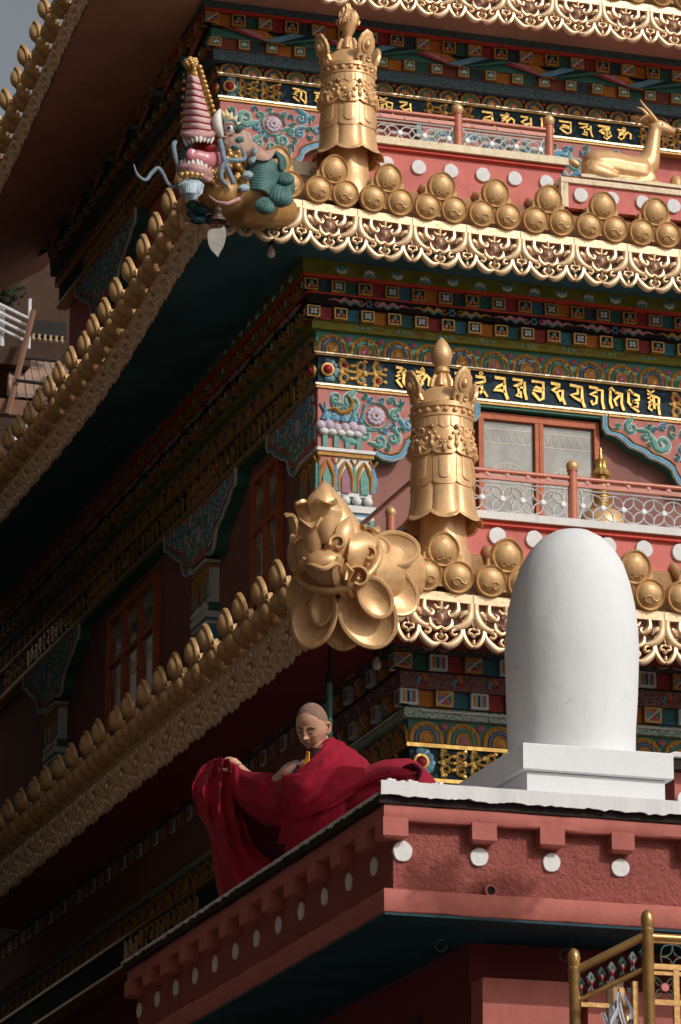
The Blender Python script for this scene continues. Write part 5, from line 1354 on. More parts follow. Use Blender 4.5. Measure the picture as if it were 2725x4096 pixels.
# petals spreading behind the ring
def petal(px, py, rx, ry, rot, Y, tilt, name='petal', cup=.30, th=.05):
    mb = MB(); c = Vector(F(px, py, Y)); nn = Vector(tilt).normalized()
    s = Vector((math.cos(rot), 0, math.sin(rot))); s = (s-nn*s.dot(nn)).normalized(); u = nn.cross(s)
    rows = []
    for q in range(9):
        f = q/8; row = []
        for i in range(36):
            a = 2*PI*i/36; rr = f*(1+.05*max(0, math.cos(a))**4)
            row.append(tuple(c+s*math.cos(a)*rr*rx*.00402+u*math.sin(a)*rr*ry*.00402+nn*(cup*f*f*rx*.00402-.02)))
        rows.append(row)
    back = [[tuple(Vector(p)-nn*th) for p in r] for r in rows]
    rim = rows[-1]+[rows[-1][0]]; mb.tube([tuple(Vector(p)-nn*.02) for p in rim], .024, 6)
    mb.grid(rows[1:]+back[:0:-1], 0, True); mb.add(rows[1], [tuple(range(36))]); mb.add(back[1], [tuple(range(36))])
    return mb.build(name, gold, FB_, local=True, ang=45)
petal(722,1425,72,54,-1.9,.02,(-.45,-.85,-.15)); petal(736,1404,42,26,-1.75,-.07,(-.2,-.95,-.2))
petal(835,1424,76,62,-1.05,.02,(.15,-.9,-.25)); petal(853,1385,48,36,-.9,-.12,(.3,-.9,-.25))
petal(892,1372,64,52,-.45,.10,(.45,-.85,-.05)); petal(780,1440,60,48,-1.5,.12,(.0,-.9,-.3))
petal(898,1277,56,40,.15,.06,(.35,-.9,.1)); petal(868,1268,22,26,.5,-.05,(.4,-.85,.3))
petal(880,1318,52,40,-.1,.16,(.4,-.9,0)); petal(690,1370,50,40,-2.5,.12,(-.7,-.6,0))
mb = MB(); mb.tube([F(800,1340,.0), F(850,1335,.25), F(900,1335,.55), F(930,1340,.9)], [.30,.34,.34,.25], 20); blend(mb.build('stem', gold, FB_, local=True), .02, 2)

# ------------------------------------------------ open-mouthed makara head on the upper eave corner
Dg = thing('water_dragon_head', 'painted dragon head with raised snout, bared teeth and green mane on the upper eave corner', 'roof ornament', (-1.52, -1.55, 16.55), -yaw)
F = frame(None, 500, 330, .00432, .40)
palm = mat('palate_pink', (.60,.39,.38), .6, 0, var=.25, vs=14, bump=.2, dirt=(.30,.22,.20), dthr=.66)
skin_ = mat('dragon_skin', (.42,.27,.21), .55, 0, var=.3, vs=14, bump=.25)
tooth = mat('tooth_white', (.72,.70,.64), .45, 0, var=.15, vs=20, bump=.1)
gum = mat('gum', (.50,.27,.26), .5, 0, var=.3, vs=18, bump=.2)
teal_m = mat('mane_green', (.075,.165,.15), .5, 0, var=.35, vs=12, bump=.25, dirt=(.30,.34,.30), dthr=.66)
bluew = mat('whisker_blue', (.18,.25,.31), .55, 0, var=.3, vs=20, bump=.3, dirt=(.35,.30,.25), dthr=.60)
ochre = mat('ochre_throat', (.38,.20,.06), .45, .1, var=.3, vs=8, bump=.15)
goldb = mat('gilt_bead', (.60,.36,.13), .32, .45, var=.2, vs=20, bump=.08)
def DP(name, m, fn, ang=45, bl=None):
    mb = MB(); fn(mb); o = mb.build(name, m, Dg, local=True, ang=ang)
    if bl: blend(o, *bl)
    return o
# snout: curved slab whose underside is the ridged palate
def _snout(mb):
    for k in range(12):
        t = k/11; py = 150+(300-150)*t; hw = 14+22*t**1.1; cx = 446+13*t; Y = -.30+.14*t
        mb.ball(F(cx, py, Y+.09), (hw*.0050, .13+.08*t, .05), 0, 14, 8)
DP('snout', goldp, _snout, bl=(.012, 4))
def _palate(mb):
    rows = []
    nr = 60
    for i in range(nr+1):
        t = i/nr; py = 158+(292-158)*t; hw = (13+26*t**1.1); cx = 444+12*t; Y = -.40+.10*t
        rid = abs(math.sin(t*PI*8.5))**.3*.45
        row = []
        for j in range(13):
            u = j/12*2-1; row.append(F(cx+u*hw, py+3*math.sin(u*1.5+.5)-4*(1-u*u), Y-.05*rid*(1-.6*u*u)+.09*u*u))
        rows.append(row)
    mb.grid(rows)
    for i in range(1, 9):
        t = i/8.5; py = 158+134*t; hw = 13+26*t**1.1; cx = 444+12*t; Y = -.41+.10*t
        mb.tube([F(cx+u/5*hw, py+3*math.sin(u/5*1.5+.5)-4*(1-(u/5)**2), Y-.006+.09*(u/5)**2) for u in range(-5, 6)], .008, 5, 1)
DP('palate', [palm, crim], _palate)
# beads round the snout tip and down its edge
rr = random.Random(6)
bd = MB(); bd.ball((0,0,0), 1, 0, 10, 7); bead_me = bd.mesh('gilt_bead', [goldb])
def bead(px, py, Y, r):
    o = bpy.data.objects.new('gilt_bead', bead_me); COL.objects.link(o); o.parent = Dg; o.location = F(px, py, Y); o.scale = (r*.0045,)*3
for k in range(19):
    a = k*2.4; r = 4+2.7*math.sqrt(k); bead(438+r*math.cos(a)*.95, 127+r*math.sin(a)*.8, -.38+.0006*r*r, 5.6)
for k in range(11): bead(459+3.6*k, 136+11.6*k, -.32+.012*k, 6.2-.1*k)
for k in range(6): bead(423-.8*k, 170+19*k, -.20, 4.5)
# cheek, brow, throat
def _skull(mb):
    mb.ball(F(535,330,.06), (.20,.22,.22), 0, 18, 12); mb.ball(F(525,290,.0), (.12,.14,.15), 0, 16, 10); mb.ball(F(505,300,.02), (.10,.12,.12), 0, 16, 10)
    mb.ball(F(485,300,.03), (.16,.14,.06), 0, 16, 10); mb.ball(F(560,360,.15), (.20,.22,.22), 0, 16, 10)
DP('cheek', skin_, _skull, bl=(.014, 5))
def _thr(mb):
    mb.ball(F(508,440,.02), (.23,.22,.19), 0, 20, 14); mb.ball(F(560,440,.18), (.28,.26,.20), 0, 20, 14); mb.ball(F(470,400,.0), (.16,.16,.10), 0, 16, 10)
    mb.tube([F(540,465,.25), F(600,472,.45), F(650,478,.8)], [.20,.20,.15], 14)
DP('throat', ochre, _thr, bl=(.016, 5))
def _lip(mb): mb.tube([F(482,440,-.19), F(500,455,-.22), F(525,459,-.20), F(548,448,-.12), F(560,436,-.02)], [.008,.018,.022,.022,.012], 8)
DP('throat_fold', gum, _lip)
# mouth cavity and tongue
def _mouth(mb): mb.ball(F(478,335,.0), (.18,.16,.13), 0, 18, 12)
DP('mouth', mat('mouth_red', (.36,.015,.02), .35, 0, var=.3, vs=10), _mouth)
def _ton(mb):
    P_, W_ = smooth([F(446,330,-.34), F(444,345,-.33), F(462,352,-.30), F(482,356,-.26), F(505,352,-.12)], [.035,.072,.082,.08,.07], 5); mb.tube(P_, W_, 14, 0, .62)
DP('tongue', mat('tongue_pink', (.50,.17,.20), .35, 0, var=.25, vs=12, coat=.2), _ton, bl=(.008, 4))
# jaws with gums
def _ug(mb): 
    P_, W_ = smooth([F(420,292,-.16), F(432,298,-.27), F(455,300,-.31), F(478,298,-.28), F(496,290,-.18)], [.03,.042,.045,.042,.03], 4); mb.tube(P_, W_, 10)
DP('upper_gum', gum, _ug)
def _lg(mb):
    P_, W_ = smooth([F(413,378,-.14), F(425,376,-.27), F(450,377,-.33), F(472,384,-.28), F(484,392,-.20), F(490,372,-.16), F(494,350,-.08)], [.04,.055,.06,.055,.045,.035,.025], 4); mb.tube(P_, W_, 10)
    P_, W_ = smooth([F(413,386,-.18), F(440,384,-.34), F(465,393,-.30), F(480,402,-.24), F(492,398,-.2)], [.02,.03,.035,.03,.02], 4); mb.tube(P_, W_, 10)
DP('lower_jaw', gum, _lg, bl=(.009, 3))
tm = MB(); tm.lathe([(.7,0),(1,.25),(.9,.6),(.5,.9),(.05,1.05)], 10, rf=lambda a, z: 1); tooth_me = tm.mesh('tooth', [tooth])
def tooth_at(px, py, Y, w_, h, upw, tx=0):
    o = bpy.data.objects.new('tooth', tooth_me); COL.objects.link(o); o.parent = Dg; o.location = F(px, py, Y)
    o.scale = (w_*.0050, w_*.0044, h*.0058); o.rotation_euler = ((PI if not upw else 0)+(.25 if upw else -.1), tx, 0)
for k, (px, h) in enumerate(((425,21),(435,16),(444,14),(453,14),(462,15),(471,14),(480,16),(489,19))): tooth_at(px, 298-(2 if 2 < k < 7 else 0)-(4 if k > 6 else 0), -.20-.13*math.sin(PI*(k+.5)/8), 5., h, False, .05*(k-4))
for k, (px, h) in enumerate(((421,12),(429,15),(438,14),(446,13),(456,14),(464,13),(473,14),(481,20))): tooth_at(px, 373+max(0, (k-4))*2.2, -.22-.12*math.sin(PI*(k+.5)/8), 4.9, h, True, .04*(k-4))
# chin beads and beard
for k in range(5): bead(421+11*k, 391-2*math.sin(k), -.32-.02*math.sin(k*.8), 8.2-.3*abs(k-2))
for k in range(18): bead(476+rr.uniform(-4, 26)*.8, 396-k*2.2+rr.uniform(-5,5)+8, -.22+rr.uniform(-.02,.03), rr.uniform(5.5,7.5))
for k in range(34):
    a = rr.uniform(0,1); bead(528+40*a+rr.uniform(-6,6)-4, 322+88*rr.random(), -.14+.10*a+rr.uniform(-.02,.02), rr.uniform(6,8.5))
def _beard(mb):
    for k in range(13):
        u = (k-6)/6; x = 442+24*u
        mb.tube([F(442+13*u, 402, -.30), F(x, 414+2*u*u, -.37+.08*u*u), F(442+21*u, 432, -.38+.09*u*u), F(442+8*u, 449-3*u*u, -.33)], [.018,.027,.024,.010], 7)
beardm = mat('beard_white_blue', (.50,.56,.60), .55, 0, var=.25, vs=14, bump=.25, dirt=(.16,.30,.42), dthr=.50)
DP('beard', beardm, _beard)
# eye, tusk, brow hair, flames
DP('eye', mat('eye_white', (.66,.66,.62), .3), lambda mb: mb.ball(F(526,281,-.16), (.042,.03,.045), 0, 14, 9))
def _iris(mb):
    mb.lathe([(.026,0),(.026,.008)], 16, F(525,281,-.188), (0,-1,.1), 0); mb.lathe([(.014,.006),(.014,.013)], 14, F(525,281,-.188), (0,-1,.1), 1)
DP('iris', [mat('iris_grey', (.16,.18,.18), .3), dark], _iris)
DP('eyelid', skin_, lambda mb: (mb.tube([F(512,284,-.15), F(518,270,-.18), F(530,269,-.18), F(540,280,-.12)], [.012,.022,.022,.01], 8), mb.tube([F(512,286,-.15), F(522,295,-.18), F(534,293,-.16), F(540,283,-.12)], [.01,.018,.016,.01], 8)))
def _tusk(mb): P_, W_ = smooth([F(508,300,-.18), F(501,280,-.24), F(500,255,-.26), F(506,236,-.25)], [.03,.048,.042,.010], 4); mb.tube(P_, W_, 12)
DP('tusk', tooth, _tusk)
def _nos(mb):
    mb.tube([F(507,300,-.17), F(514,306,-.2), F(520,300,-.2), F(516,316,-.18)], [.02,.035,.03,.015], 8); mb.tube([F(520,318,-.16), F(519,305,-.19), F(524,297,-.18)], [.016,.014,.004], 7)
DP('nostril_fold', skin_, _nos)
def lock(mb, px, py, r, Y, n=6, dx=0, dy=1, mi=0, ln=1.5):
    for k in range(n):
        u = (k-(n-1)/2)/(n/2)
        b = (px-dy*u*r*.5, py+dx*u*r*.5); t = (px+dx*r*ln, py+dy*r*ln)
        m_ = (px+dx*r*.6*ln-dy*u*r*1.05, py+dy*r*.6*ln+dx*u*r*1.05)
        P_, W_ = smooth([F(*b, Y+.02), F(*m_, Y-.04*(1-u*u)), F(*t, Y)], [r*.0013, r*.0018, r*.0006], 4); mb.tube(P_, W_, 7, mi)
def _brow(mb):
    for (x, y, r, dx, dy) in ((520,262,9,-.6,.6),(532,262,10,.1,.9),(545,275,10,.4,.9),(548,300,10,0,1),(542,318,9,-.3,1)): lock(mb, x, y, r, -.12, 5, dx, dy)
DP('brow_hair', teal_m, _brow)
def _flame(mb):
    for (x, y, x2, y2) in ((512,250,506,238),(520,250,518,236),(528,256,532,242),(536,264,545,250),(541,276,552,266)):
        P_, W_ = smooth([F(x, y+10, -.04), F(x, y, -.07), F(x2, y2, -.04)], [.03,.03,.004], 3); mb.tube(P_, W_, 8)
DP('flame_crest', mat('flame_cream', (.68,.55,.32), .5, 0, var=.3, vs=25), _flame)
# whiskers
def wh(P_, W_):
    P_, W_ = smooth([F(*p) for p in P_], W_, 6); mb = MB(); mb.tube(P_, W_, 8); mb.build('whisker', bluew, Dg, local=True)
wh([(405,313,-.22),(401,322,-.26),(404,345,-.27),(410,370,-.24),(414,392,-.20)], [.020,.026,.024,.019,.016])
wh([(311,366,-.30),(320,390,-.31),(338,403,-.30),(352,386,-.28),(366,375,-.27),(377,388,-.25),(388,410,-.22),(402,420,-.2),(412,410,-.18)], [.006,.014,.018,.02,.021,.02,.018,.015,.012])
wh([(506,308,-.24),(512,335,-.27),(518,362,-.27),(528,385,-.26),(538,412,-.24)], [.024,.03,.027,.026,.026])
wh([(553,325,-.20),(561,340,-.22),(562,353,-.23),(545,357,-.26),(525,357,-.28),(511,375,-.28),(511,400,-.27),(522,414,-.24)], [.007,.016,.022,.024,.026,.026,.024,.02])
# mane: fluted sweep of strands ending in shell-like locks
def _mane(mb):
    n = 13
    for k in range(n):
        f = k/(n-1)
        a = (560-6*f, 356+70*f); c = (618-8*f-6*(1-f), 352+76*f); e = (664-32*f, 400+60*f)
        P_, W_ = smooth([F(a[0], a[1], .02), F((a[0]+c[0])/2, (a[1]+c[1])/2-8+3*f, -.07), F(c[0], c[1], -.06), F(e[0], e[1], .06)], [.014,.022,.026,.022], 5); mb.tube(P_, W_, 8)
    mb.ball(F(620,420,.16), (.24,.18,.19), 0, 16, 10)
    for k in range(5): P_, W_ = smooth([F(625+6*k, 352-1*k, .0), F(632+3*k, 340+4*k, -.04), F(648-1*k, 350+7*k, -.02), F(655, 366+2*k, .04)], [.016,.022,.022,.01], 4); mb.tube(P_, W_, 7)
    lock(mb, 648, 418, 21, -.04, 9, -.15, 1, ln=2.3); lock(mb, 612, 448, 19, -.06, 9, -.2, .9, ln=2.0); lock(mb, 655, 390, 14, -.03, 7, .2, 1, ln=1.8)
DP('mane', teal_m, _mane)
def _mane2(mb):
    for (x, y, r, dx, dy, Y) in ((448,455,15,-.3,.8,.03),(468,462,15,.1,.9,.0),(458,482,16,0,1,.04),(480,488,13,.3,.8,.06),(446,478,12,-.4,.8,.07)): lock(mb, x, y, r, Y, 7, dx, dy)
DP('lower_mane', mat('mane_dark', (.02,.06,.07), .5, 0, var=.3, vs=14, bump=.2), _mane2)
def _curls(mb):
    for (x, y, r, dx, dy) in ((574,352,9,.7,.6),(568,384,10,.2,1),(562,414,10,-.1,1),(578,334,8,.9,.3)): lock(mb, x, y, r, -.13, 6, dx, dy, ln=1.6)
DP('ear_curl', mat('pale_blue_curl', (.33,.43,.48), .5, 0, var=.3, vs=18, bump=.15, dirt=(.40,.36,.30), dthr=.62), _curls)
def _earleaf(mb): leaf(mb, [F(560,345,-.08), F(585,338,-.12), F(610,345,-.10), F(633,328,-.02)], [.02,.07,.06,.004], Vector((.1,-1,.3)), .3, .02)
DP('ear', skin_, _earleaf)
# wind bell with its heart-shaped clapper leaf
Wb = thing('wind_bell', 'small bronze bell with a pale heart-shaped leaf hanging under the dragon head', 'bell', (0,0,0), -yaw)
Wb.location = Vector(Dg.location)+Matrix.Rotation(-yaw, 3, 'Z') @ Vector(F(502, 500, -.10))
bz = mat('aged_bronze', (.16,.115,.085), .5, .6, var=.3, vs=10, bump=.2)
mb = MB(); mb.lathe([(.074,.0),(.084,.002),(.080,.014),(.062,.035),(.052,.06),(.047,.10),(.044,.125),(.030,.142),(.014,.15),(.014,.165),(.02,.175),(.012,.188)], 24, cap=False); mb.lathe([(.070,.003),(.055,.035),(.043,.10),(.01,.13)], 24, cap=False)
mb.build('bell', bz, Wb, local=True)
mb = MB(); mb.tube([(0,0,.18),(.006,0,.205),(0,0,.23),(-.01,0,.25)], .006, 6); mb.tube([(0,0,.12),(0,0,-.09)], .005, 6); mb.build('hanger', mat('rust', (.20,.08,.05), .7, .3), Wb, local=True)
mb = MB(); hp = [(0,-.085),(.035,-.075),(.062,-.06),(.082,-.10),(.080,-.17),(.055,-.26),(.02,-.335),(.005,-.375),(-.02,-.345),(-.065,-.29),(-.092,-.22),(-.098,-.14),(-.08,-.10),(-.045,-.085)]
hp = smooth(hp+[hp[0]], .1, 3)[0][:-1]
mb.T = lambda u, v, w_: (u, -.03*abs(u)*4-w_+.02*math.sin(v*20), v)
mb.prism(hp, 0, .006); mb.build('clapper_leaf', mat('tin_leaf', (.46,.43,.39), .5, .35, var=.2, vs=10, bump=.15), Wb, local=True)
# ------------------------------------------------ the monk
MK = thing('person', 'seated monk in a crimson robe on the roof edge', 'person', (0,0,0), -yaw)
MA = Vector((-4.85, -15.33, 7.32))
MK['label'] = 'shaven monk with lowered eyes seated in a crimson robe on the roof edge'
F0 = frame(None, 716, 1677, .002577, .24)
DZ = -.86
MK.location = MA+Vector((0,0,DZ))
def F(px, py, Y=0.):
    p = F0(px, py, Y); return (p[0], p[1], p[2]-DZ)
def Yb(px): return min(.72, max(0, .68*(700-px)/190)) if px < 700 else 0.
skin = mat('skin', (.58,.315,.205), .46, 0, var=.16, vs=14, bump=.06, bs=120)
skin.node_tree.nodes['Principled BSDF'].inputs['Subsurface Weight'].default_value = .12
skin.node_tree.nodes['Principled BSDF'].inputs['Subsurface Radius'].default_value = (.02,.008,.005)
def _cloth(name, col):
    m = mat(name, col, .85, 0, var=.10, vs=5, bump=.12, bs=220); m.node_tree.nodes['Principled BSDF'].inputs['Sheen Weight'].default_value = .08
    m.node_tree.nodes['Principled BSDF'].inputs['Sheen Tint'].default_value = (.9,.3,.35,1); return m
robe = _cloth('robe_crimson', (.27,.004,.020)); robed = _cloth('robe_in_shade', (.075,.006,.016))  # second one is the same cloth with shade put into its colour
# head
HF = Vector((-.46,-.80,-.60)).normalized(); HU = Vector((.10,-.12,1.)); HU = (HU-HF*HU.dot(HF)).normalized(); HS = HF.cross(HU).normalized()   # HS: his right... image left to right
HS = -HS if HS.x < 0 else HS
HC = Vector(F(716,1677)); HH = .278
G = [(.060,0,-.02,.036,.085),(.10,0,-.135,.050,.042),(.035,.058,-.15,.026,.026),(.035,-.058,-.15,.026,.026),(-.040,.115,.012,.062,.040),(-.040,-.115,.012,.062,.040),
     (.026,.118,-.004,.050,.024),(.026,-.118,-.004,.050,.024),(.018,.11,.075,.10,.028),(.018,-.11,.075,.10,.028),(.022,.19,-.10,.08,.07),(.022,-.19,-.10,.08,.07),
     (.034,0,-.238,.085,.020),(.038,0,-.285,.070,.022),(-.022,0,-.262,.10,.008),(.045,0,-.40,.10,.06),(.03,.20,-.28,.09,.10),(.03,-.20,-.28,.09,.10),(-.014,0,-.33,.09,.025),(.02,0,.25,.25,.12),(-.018,.085,-.20,.03,.06),(-.018,-.085,-.20,.03,.06)]
def headpt(th, ph, e=0.):
    """th around (0 = face), ph from crown down, in head units"""
    x = math.sin(ph)*math.sin(th); y = math.sin(ph)*math.cos(th); z = math.cos(ph)
    X = .335*x; Z = .50*z; Yq = (.36 if y > 0 else .40)*y
    s = max(0, -z); X *= 1-.20*s**2; 
    if y < 0: Yq *= 1-.45*s
    else: Yq = Yq*(1+.05*s)+.035*s*(y > 0)*y
    if z > .2: X *= 1+.05*z
    if y > 0:
        w_ = min(1, y*1.8)
        for A, x0, z0, sx, sz in G: Yq += w_*A*math.exp(-((X-x0)/sx)**2-((Z-z0)/sz)**2)
    return X*(1+e), Yq*(1+e), Z*(1+e)
def HP(X, Y, Z): return HC+HS*X*HH+HF*(Y-.02)*HH+HU*Z*HH
mb = MB(); rows = []
NT, NPH = 120, 90
for i in range(NPH+1):
    ph = .02+(PI-.04)*i/NPH; row = []
    for j in range(NT):
        th = 2*PI*j/NT; th = th-.45*math.sin(th)       # denser on the face
        row.append(tuple(HP(*headpt(th, ph))))
    rows.append(row)
mb.grid(rows, 0, True); mb.add(rows[0], [tuple(range(NT))]); mb.add(rows[-1], [tuple(range(NT))])
# neck, chest, far upper arm, forearm and hand in one skin
P_, W_ = smooth([tuple(HP(0,-.05,-.25)), tuple(HP(.02,-.14,-.50)), F(745,1752,-.02), F(748,1790,.0)], [.072,.070,.082,.12], 5); mb.tube(P_, W_, 18)
P_, W_ = smooth([F(735,1765,.02), F(738,1800,.0), F(745,1850,.02)], [.13,.19,.18], 4); mb.tube(P_, W_, 18)
P_, W_ = smooth([F(690,1770,.10), F(668,1785,.14), F(650,1800,.20), F(620,1822,.36)], [.05,.065,.058,.05], 4); mb.tube(P_, W_, 14)
P_, W_ = smooth([F(620,1822,.36), F(585,1806,.50), F(560,1786,.60), F(541,1767,.63)], [.05,.046,.036,.030], 4); mb.tube(P_, W_, 14)
for k, (dx, dy, dY, r) in enumerate(((0,0,0,.030),(-8,-5,.02,.034),(-15,-7,.04,.033))): mb.ball(F(540+dx, 1763+dy, .60+dY), (r*1.15, r*1.1, r*.72), 0, 12, 8)
for k in range(4):       # fingers curl down round the bunched cloth
    b = (522-2*k, 1762+2.6*k, .70-.024*k)
    L_ = (16,18,17,13)[k]
    P_, W_ = smooth([F(b[0]+5, b[1]-1, b[2]), F(b[0]-L_*.38, b[1]-1.5+.5*k, b[2]-.012), F(b[0]-L_*.80, b[1]+3+.6*k, b[2]-.022), F(b[0]-L_*.85, b[1]+9+.8*k, b[2]-.020), F(b[0]-L_*.60, b[1]+13, b[2]-.004)], [.0118,.0112,.0102,.0094,.008], 4); mb.tube(P_, W_, 9)
P_, W_ = smooth([F(534,1766,.58), F(526,1773,.56), F(517,1777,.56), F(511,1775,.57)], [.014,.0128,.0115,.009], 4); mb.tube(P_, W_, 9)
mb.build('body', skin, MK, local=True, ang=80)
# hair: a close-cropped shell
hair = mat('cropped_hair', (.255,.155,.108), .8, 0, var=.3, vs=60, bump=.35, bs=260)
mb = MB(); rows = []
for i in range(41):
    row = []
    for j in range(72):
        th = 2*PI*j/72; fr = .5+.5*math.cos(th)
        lim = .66+1.15*(1-fr)**.8+(.0 if abs(math.sin(th)) < .8 else .06)
        ph = .02+lim*i/40; row.append(tuple(HP(*headpt(th, ph, .012*(1-(i/40)**6)))))
    rows.append(row)
mb.grid(rows, 0, True); mb.add(rows[0], [tuple(range(72))]); mb.build('hair', hair, MK, local=True, ang=80)
# ears
def surf(X, Z):
    best = None
    # invert the face height field roughly
    zz = max(-.98, min(.98, Z/.5)); ph = math.acos(zz); s = max(0, -zz); kx = .335*(1-.20*s**2)*(1+.05*zz if zz > .2 else 1)
    sn = max(-.99, min(.99, X/(kx*math.sin(ph)+1e-6))); th = math.asin(sn)
    return headpt(th, ph)
for s, nm in ((1,'ear'),(-1,'ear')):
    mb = MB(); c = (s*.318, -.03, -.045)
    rim = [(.0,.02,-.12),(.035,.0,-.10),(.055,-.05,-.02),(.062,-.065,.05),(.05,-.04,.105),(.03,.01,.105),(.012,.03,.06)]
    P_ = [tuple(HP(c[0]+s*a, c[1]+b, c[2]+d_)) for a, b, d_ in rim]; P_, W_ = smooth(P_, [.008,.010,.0085,.0075,.0075,.0075,.005], 4); mb.tube(P_, W_, 8)
    leafp = [tuple(HP(c[0]+s*.012, c[1]-.01, c[2]-.10)), tuple(HP(c[0]+s*.03, c[1]-.02, c[2]+.0)), tuple(HP(c[0]+s*.028, c[1]-.015, c[2]+.09))]
    leaf(mb, leafp, [.010,.020,.014], HS*s+HF*.5, -.15, .010)
    mb.ball(tuple(HP(c[0]+s*.012, c[1]+.015, c[2]-.105)), (.010,.010,.013), 0, 8, 6)
    mb.build('ear', skin, MK, local=True, ang=80)
def fstroke(name, pts, wid, m, lift=.004, flat=.6):
    q = []
    for X, Z in pts:
        a = surf(X, Z); q.append(tuple(HP(a[0], a[1]+lift, a[2])))
    P_, W_ = smooth(q, wid, 4); mb = MB(); mb.tube(P_, W_, 6); return mb.build(name, m, MK, local=True)
browm = mat('brow_hair_dark', (.07,.045,.035), .8, bump=.3, bs=300)
lipm = mat('lip', (.36,.12,.10), .42, 0, var=.1, bump=.05)
lashm = mat('lash', (.05,.03,.025), .6)
for s in (-1, 1):
    fstroke('eyebrow', [(s*.045,.062),(s*.09,.083),(s*.15,.088),(s*.205,.058)], [.0030,.0052,.0050,.0018], browm, .002)
    fstroke('eyelash', [(s*.062,-.022),(s*.095,-.034),(s*.14,-.036),(s*.185,-.016)], [.0016,.0032,.0034,.0016], lashm, .004)
    fstroke('eyelid', [(s*.062,.004),(s*.10,.018),(s*.15,.016),(s*.19,-.006)], [.0007,.0011,.0011,.0007], mat('lid_crease', (.26,.12,.08), .6), .0)
fstroke('lips', [(-.085,-.262),(-.045,-.243),(0,-.247),(.045,-.243),(.085,-.262)], [.0015,.0038,.0036,.0038,.0015], lipm, -.004)
fstroke('lips', [(-.078,-.266),(-.04,-.280),(0,-.284),(.04,-.280),(.078,-.266)], [.0015,.0042,.0052,.0042,.0015], lipm, -.007)
fstroke('mouth_line', [(-.088,-.266),(-.04,-.260),(0,-.263),(.04,-.260),(.088,-.266)], [.0012,.0022,.0021,.0022,.0012], mat('mouth_line_dark', (.12,.04,.03), .7), .0035)
for s in (-1, 1): fstroke('nostril', [(s*.022,-.176),(s*.045,-.172)], [.0022,.0022], lashm, -.002)

# cloth sheets -------------------------------------------------
def sheet(name, rows, m, amp=.0, fu=3., fv=0., ph=0., n=6, th=.007, base=True, thread=None, parent=None, nz=.010):
    """draped cloth through measured control points, with soft folds running along it"""
    rr_ = []
    for r in rows:
        q = []
        for px, py, Y in r: q.append(F(px, py, Y+(Yb(px) if base else 0)))
        rr_.append(smooth(q, .1, n)[0])
    cols = list(zip(*rr_)); g_ = [smooth(list(c), .1, n)[0] for c in cols]
    nu = len(g_); nv = len(g_[0]); out = []
    for j in range(nv):
        row = []
        for i in range(nu):
            x, y, z = g_[i][j]; u = i/(nu-1); v = j/(nv-1)
            e = math.sin(2*PI*(fu*u+fv*v)+ph+1.3*math.sin(3*v+ph)); e = (1-abs(e)**.8)*2-1
            d = amp*e*(.25+.75*math.sin(PI*min(1, max(0, .12+.8*v))))
            d += nz*_N.noise(Vector((u*5+ph, v*4, ph)))+nz*.5*_N.noise(Vector((u*14, v*9+ph, 2)))
            row.append((x+.2*d, y-d, z))
        out.append(row)
    mb = MB(); mb.grid(out); o = mb.build(name, m, parent or MK, local=True, ang=80, recalc=False)
    s = o.modifiers.new('thickness', 'SOLIDIFY'); s.thickness = th; s.offset = 0
    return o
rb = sheet('robe', [
 [(734,1722,-.07),(751,1705,-.03),(775,1708,.03),(802,1724,.10),(828,1742,.18),(852,1770,.28)],
 [(711,1752,-.13),(740,1740,-.17),(772,1745,-.18),(803,1755,-.12),(832,1775,-.01),(856,1800,.12)],
 [(676,1786,-.15),(712,1783,-.25),(760,1788,-.29),(802,1800,-.26),(842,1820,-.14),(862,1845,.02)],
 [(655,1812,-.17),(702,1832,-.30),(752,1842,-.34),(806,1848,-.32),(836,1872,-.22),(856,1900,-.06)],
 [(652,1872,-.15),(700,1885,-.26),(750,1895,-.31),(800,1903,-.29),(832,1930,-.22),(856,1960,-.10)],
 [(640,1940,-.02),(695,1950,-.16),(750,1955,-.26),(800,1960,-.27),(840,1975,-.22),(870,1990,-.10)]], robe, .032, 2.6, 1.7, .6, base=False, nz=.024)
sheet('arm_drape', [
 [(502,1752,-.05),(524,1757,-.035),(553,1774,-.03),(600,1783,-.03),(636,1787,-.03),(662,1787,-.10)],
 [(510,1790,-.05),(542,1800,-.08),(576,1812,-.10),(612,1818,-.12),(646,1821,-.14),(680,1824,-.22)],
 [(516,1822,-.06),(550,1838,-.10),(590,1856,-.14),(626,1862,-.16),(656,1866,-.18),(690,1868,-.26)],
 [(526,1838,.02),(558,1862,-.02),(598,1886,-.06),(638,1893,-.08),(668,1902,-.14),(700,1905,-.22)],
 [(536,1846,.14),(572,1874,.12),(606,1898,.08),(642,1908,.05),(672,1914,-.02),(705,1918,-.14)]], robe, .034, 1.5, 1.5, 2.0, nz=.022)
sheet('hanging_fold', [
 [(478,1759,.06),(488,1753,.0),(500,1750,-.07),(512,1751,-.08),(524,1757,-.05)],
 [(457,1776,.08),(476,1784,-.02),(500,1790,-.10),(522,1796,-.10),(542,1806,-.02)],
 [(438,1822,.10),(462,1830,-.04),(495,1836,-.12),(524,1842,-.07),(550,1852,.06)],
 [(453,1872,.10),(475,1880,-.02),(501,1890,-.11),(532,1893,-.06),(562,1900,.08)],
 [(484,1912,.10),(494,1926,.0),(513,1932,-.09),(545,1942,-.03),(582,1950,.10)],
 [(489,1962,.10),(502,1982,.0),(527,1986,-.08),(570,1992,.0),(630,1985,.12)],
 [(498,2030,.10),(513,2048,.02),(545,2045,-.05),(600,2015,.0),(672,1985,.14)],
 [(506,2066,.10),(520,2072,.04),(552,2068,.0),(610,2040,.05),(690,2010,.14)]], robe, .050, 1.9, .55, .9, nz=.05, n=8)
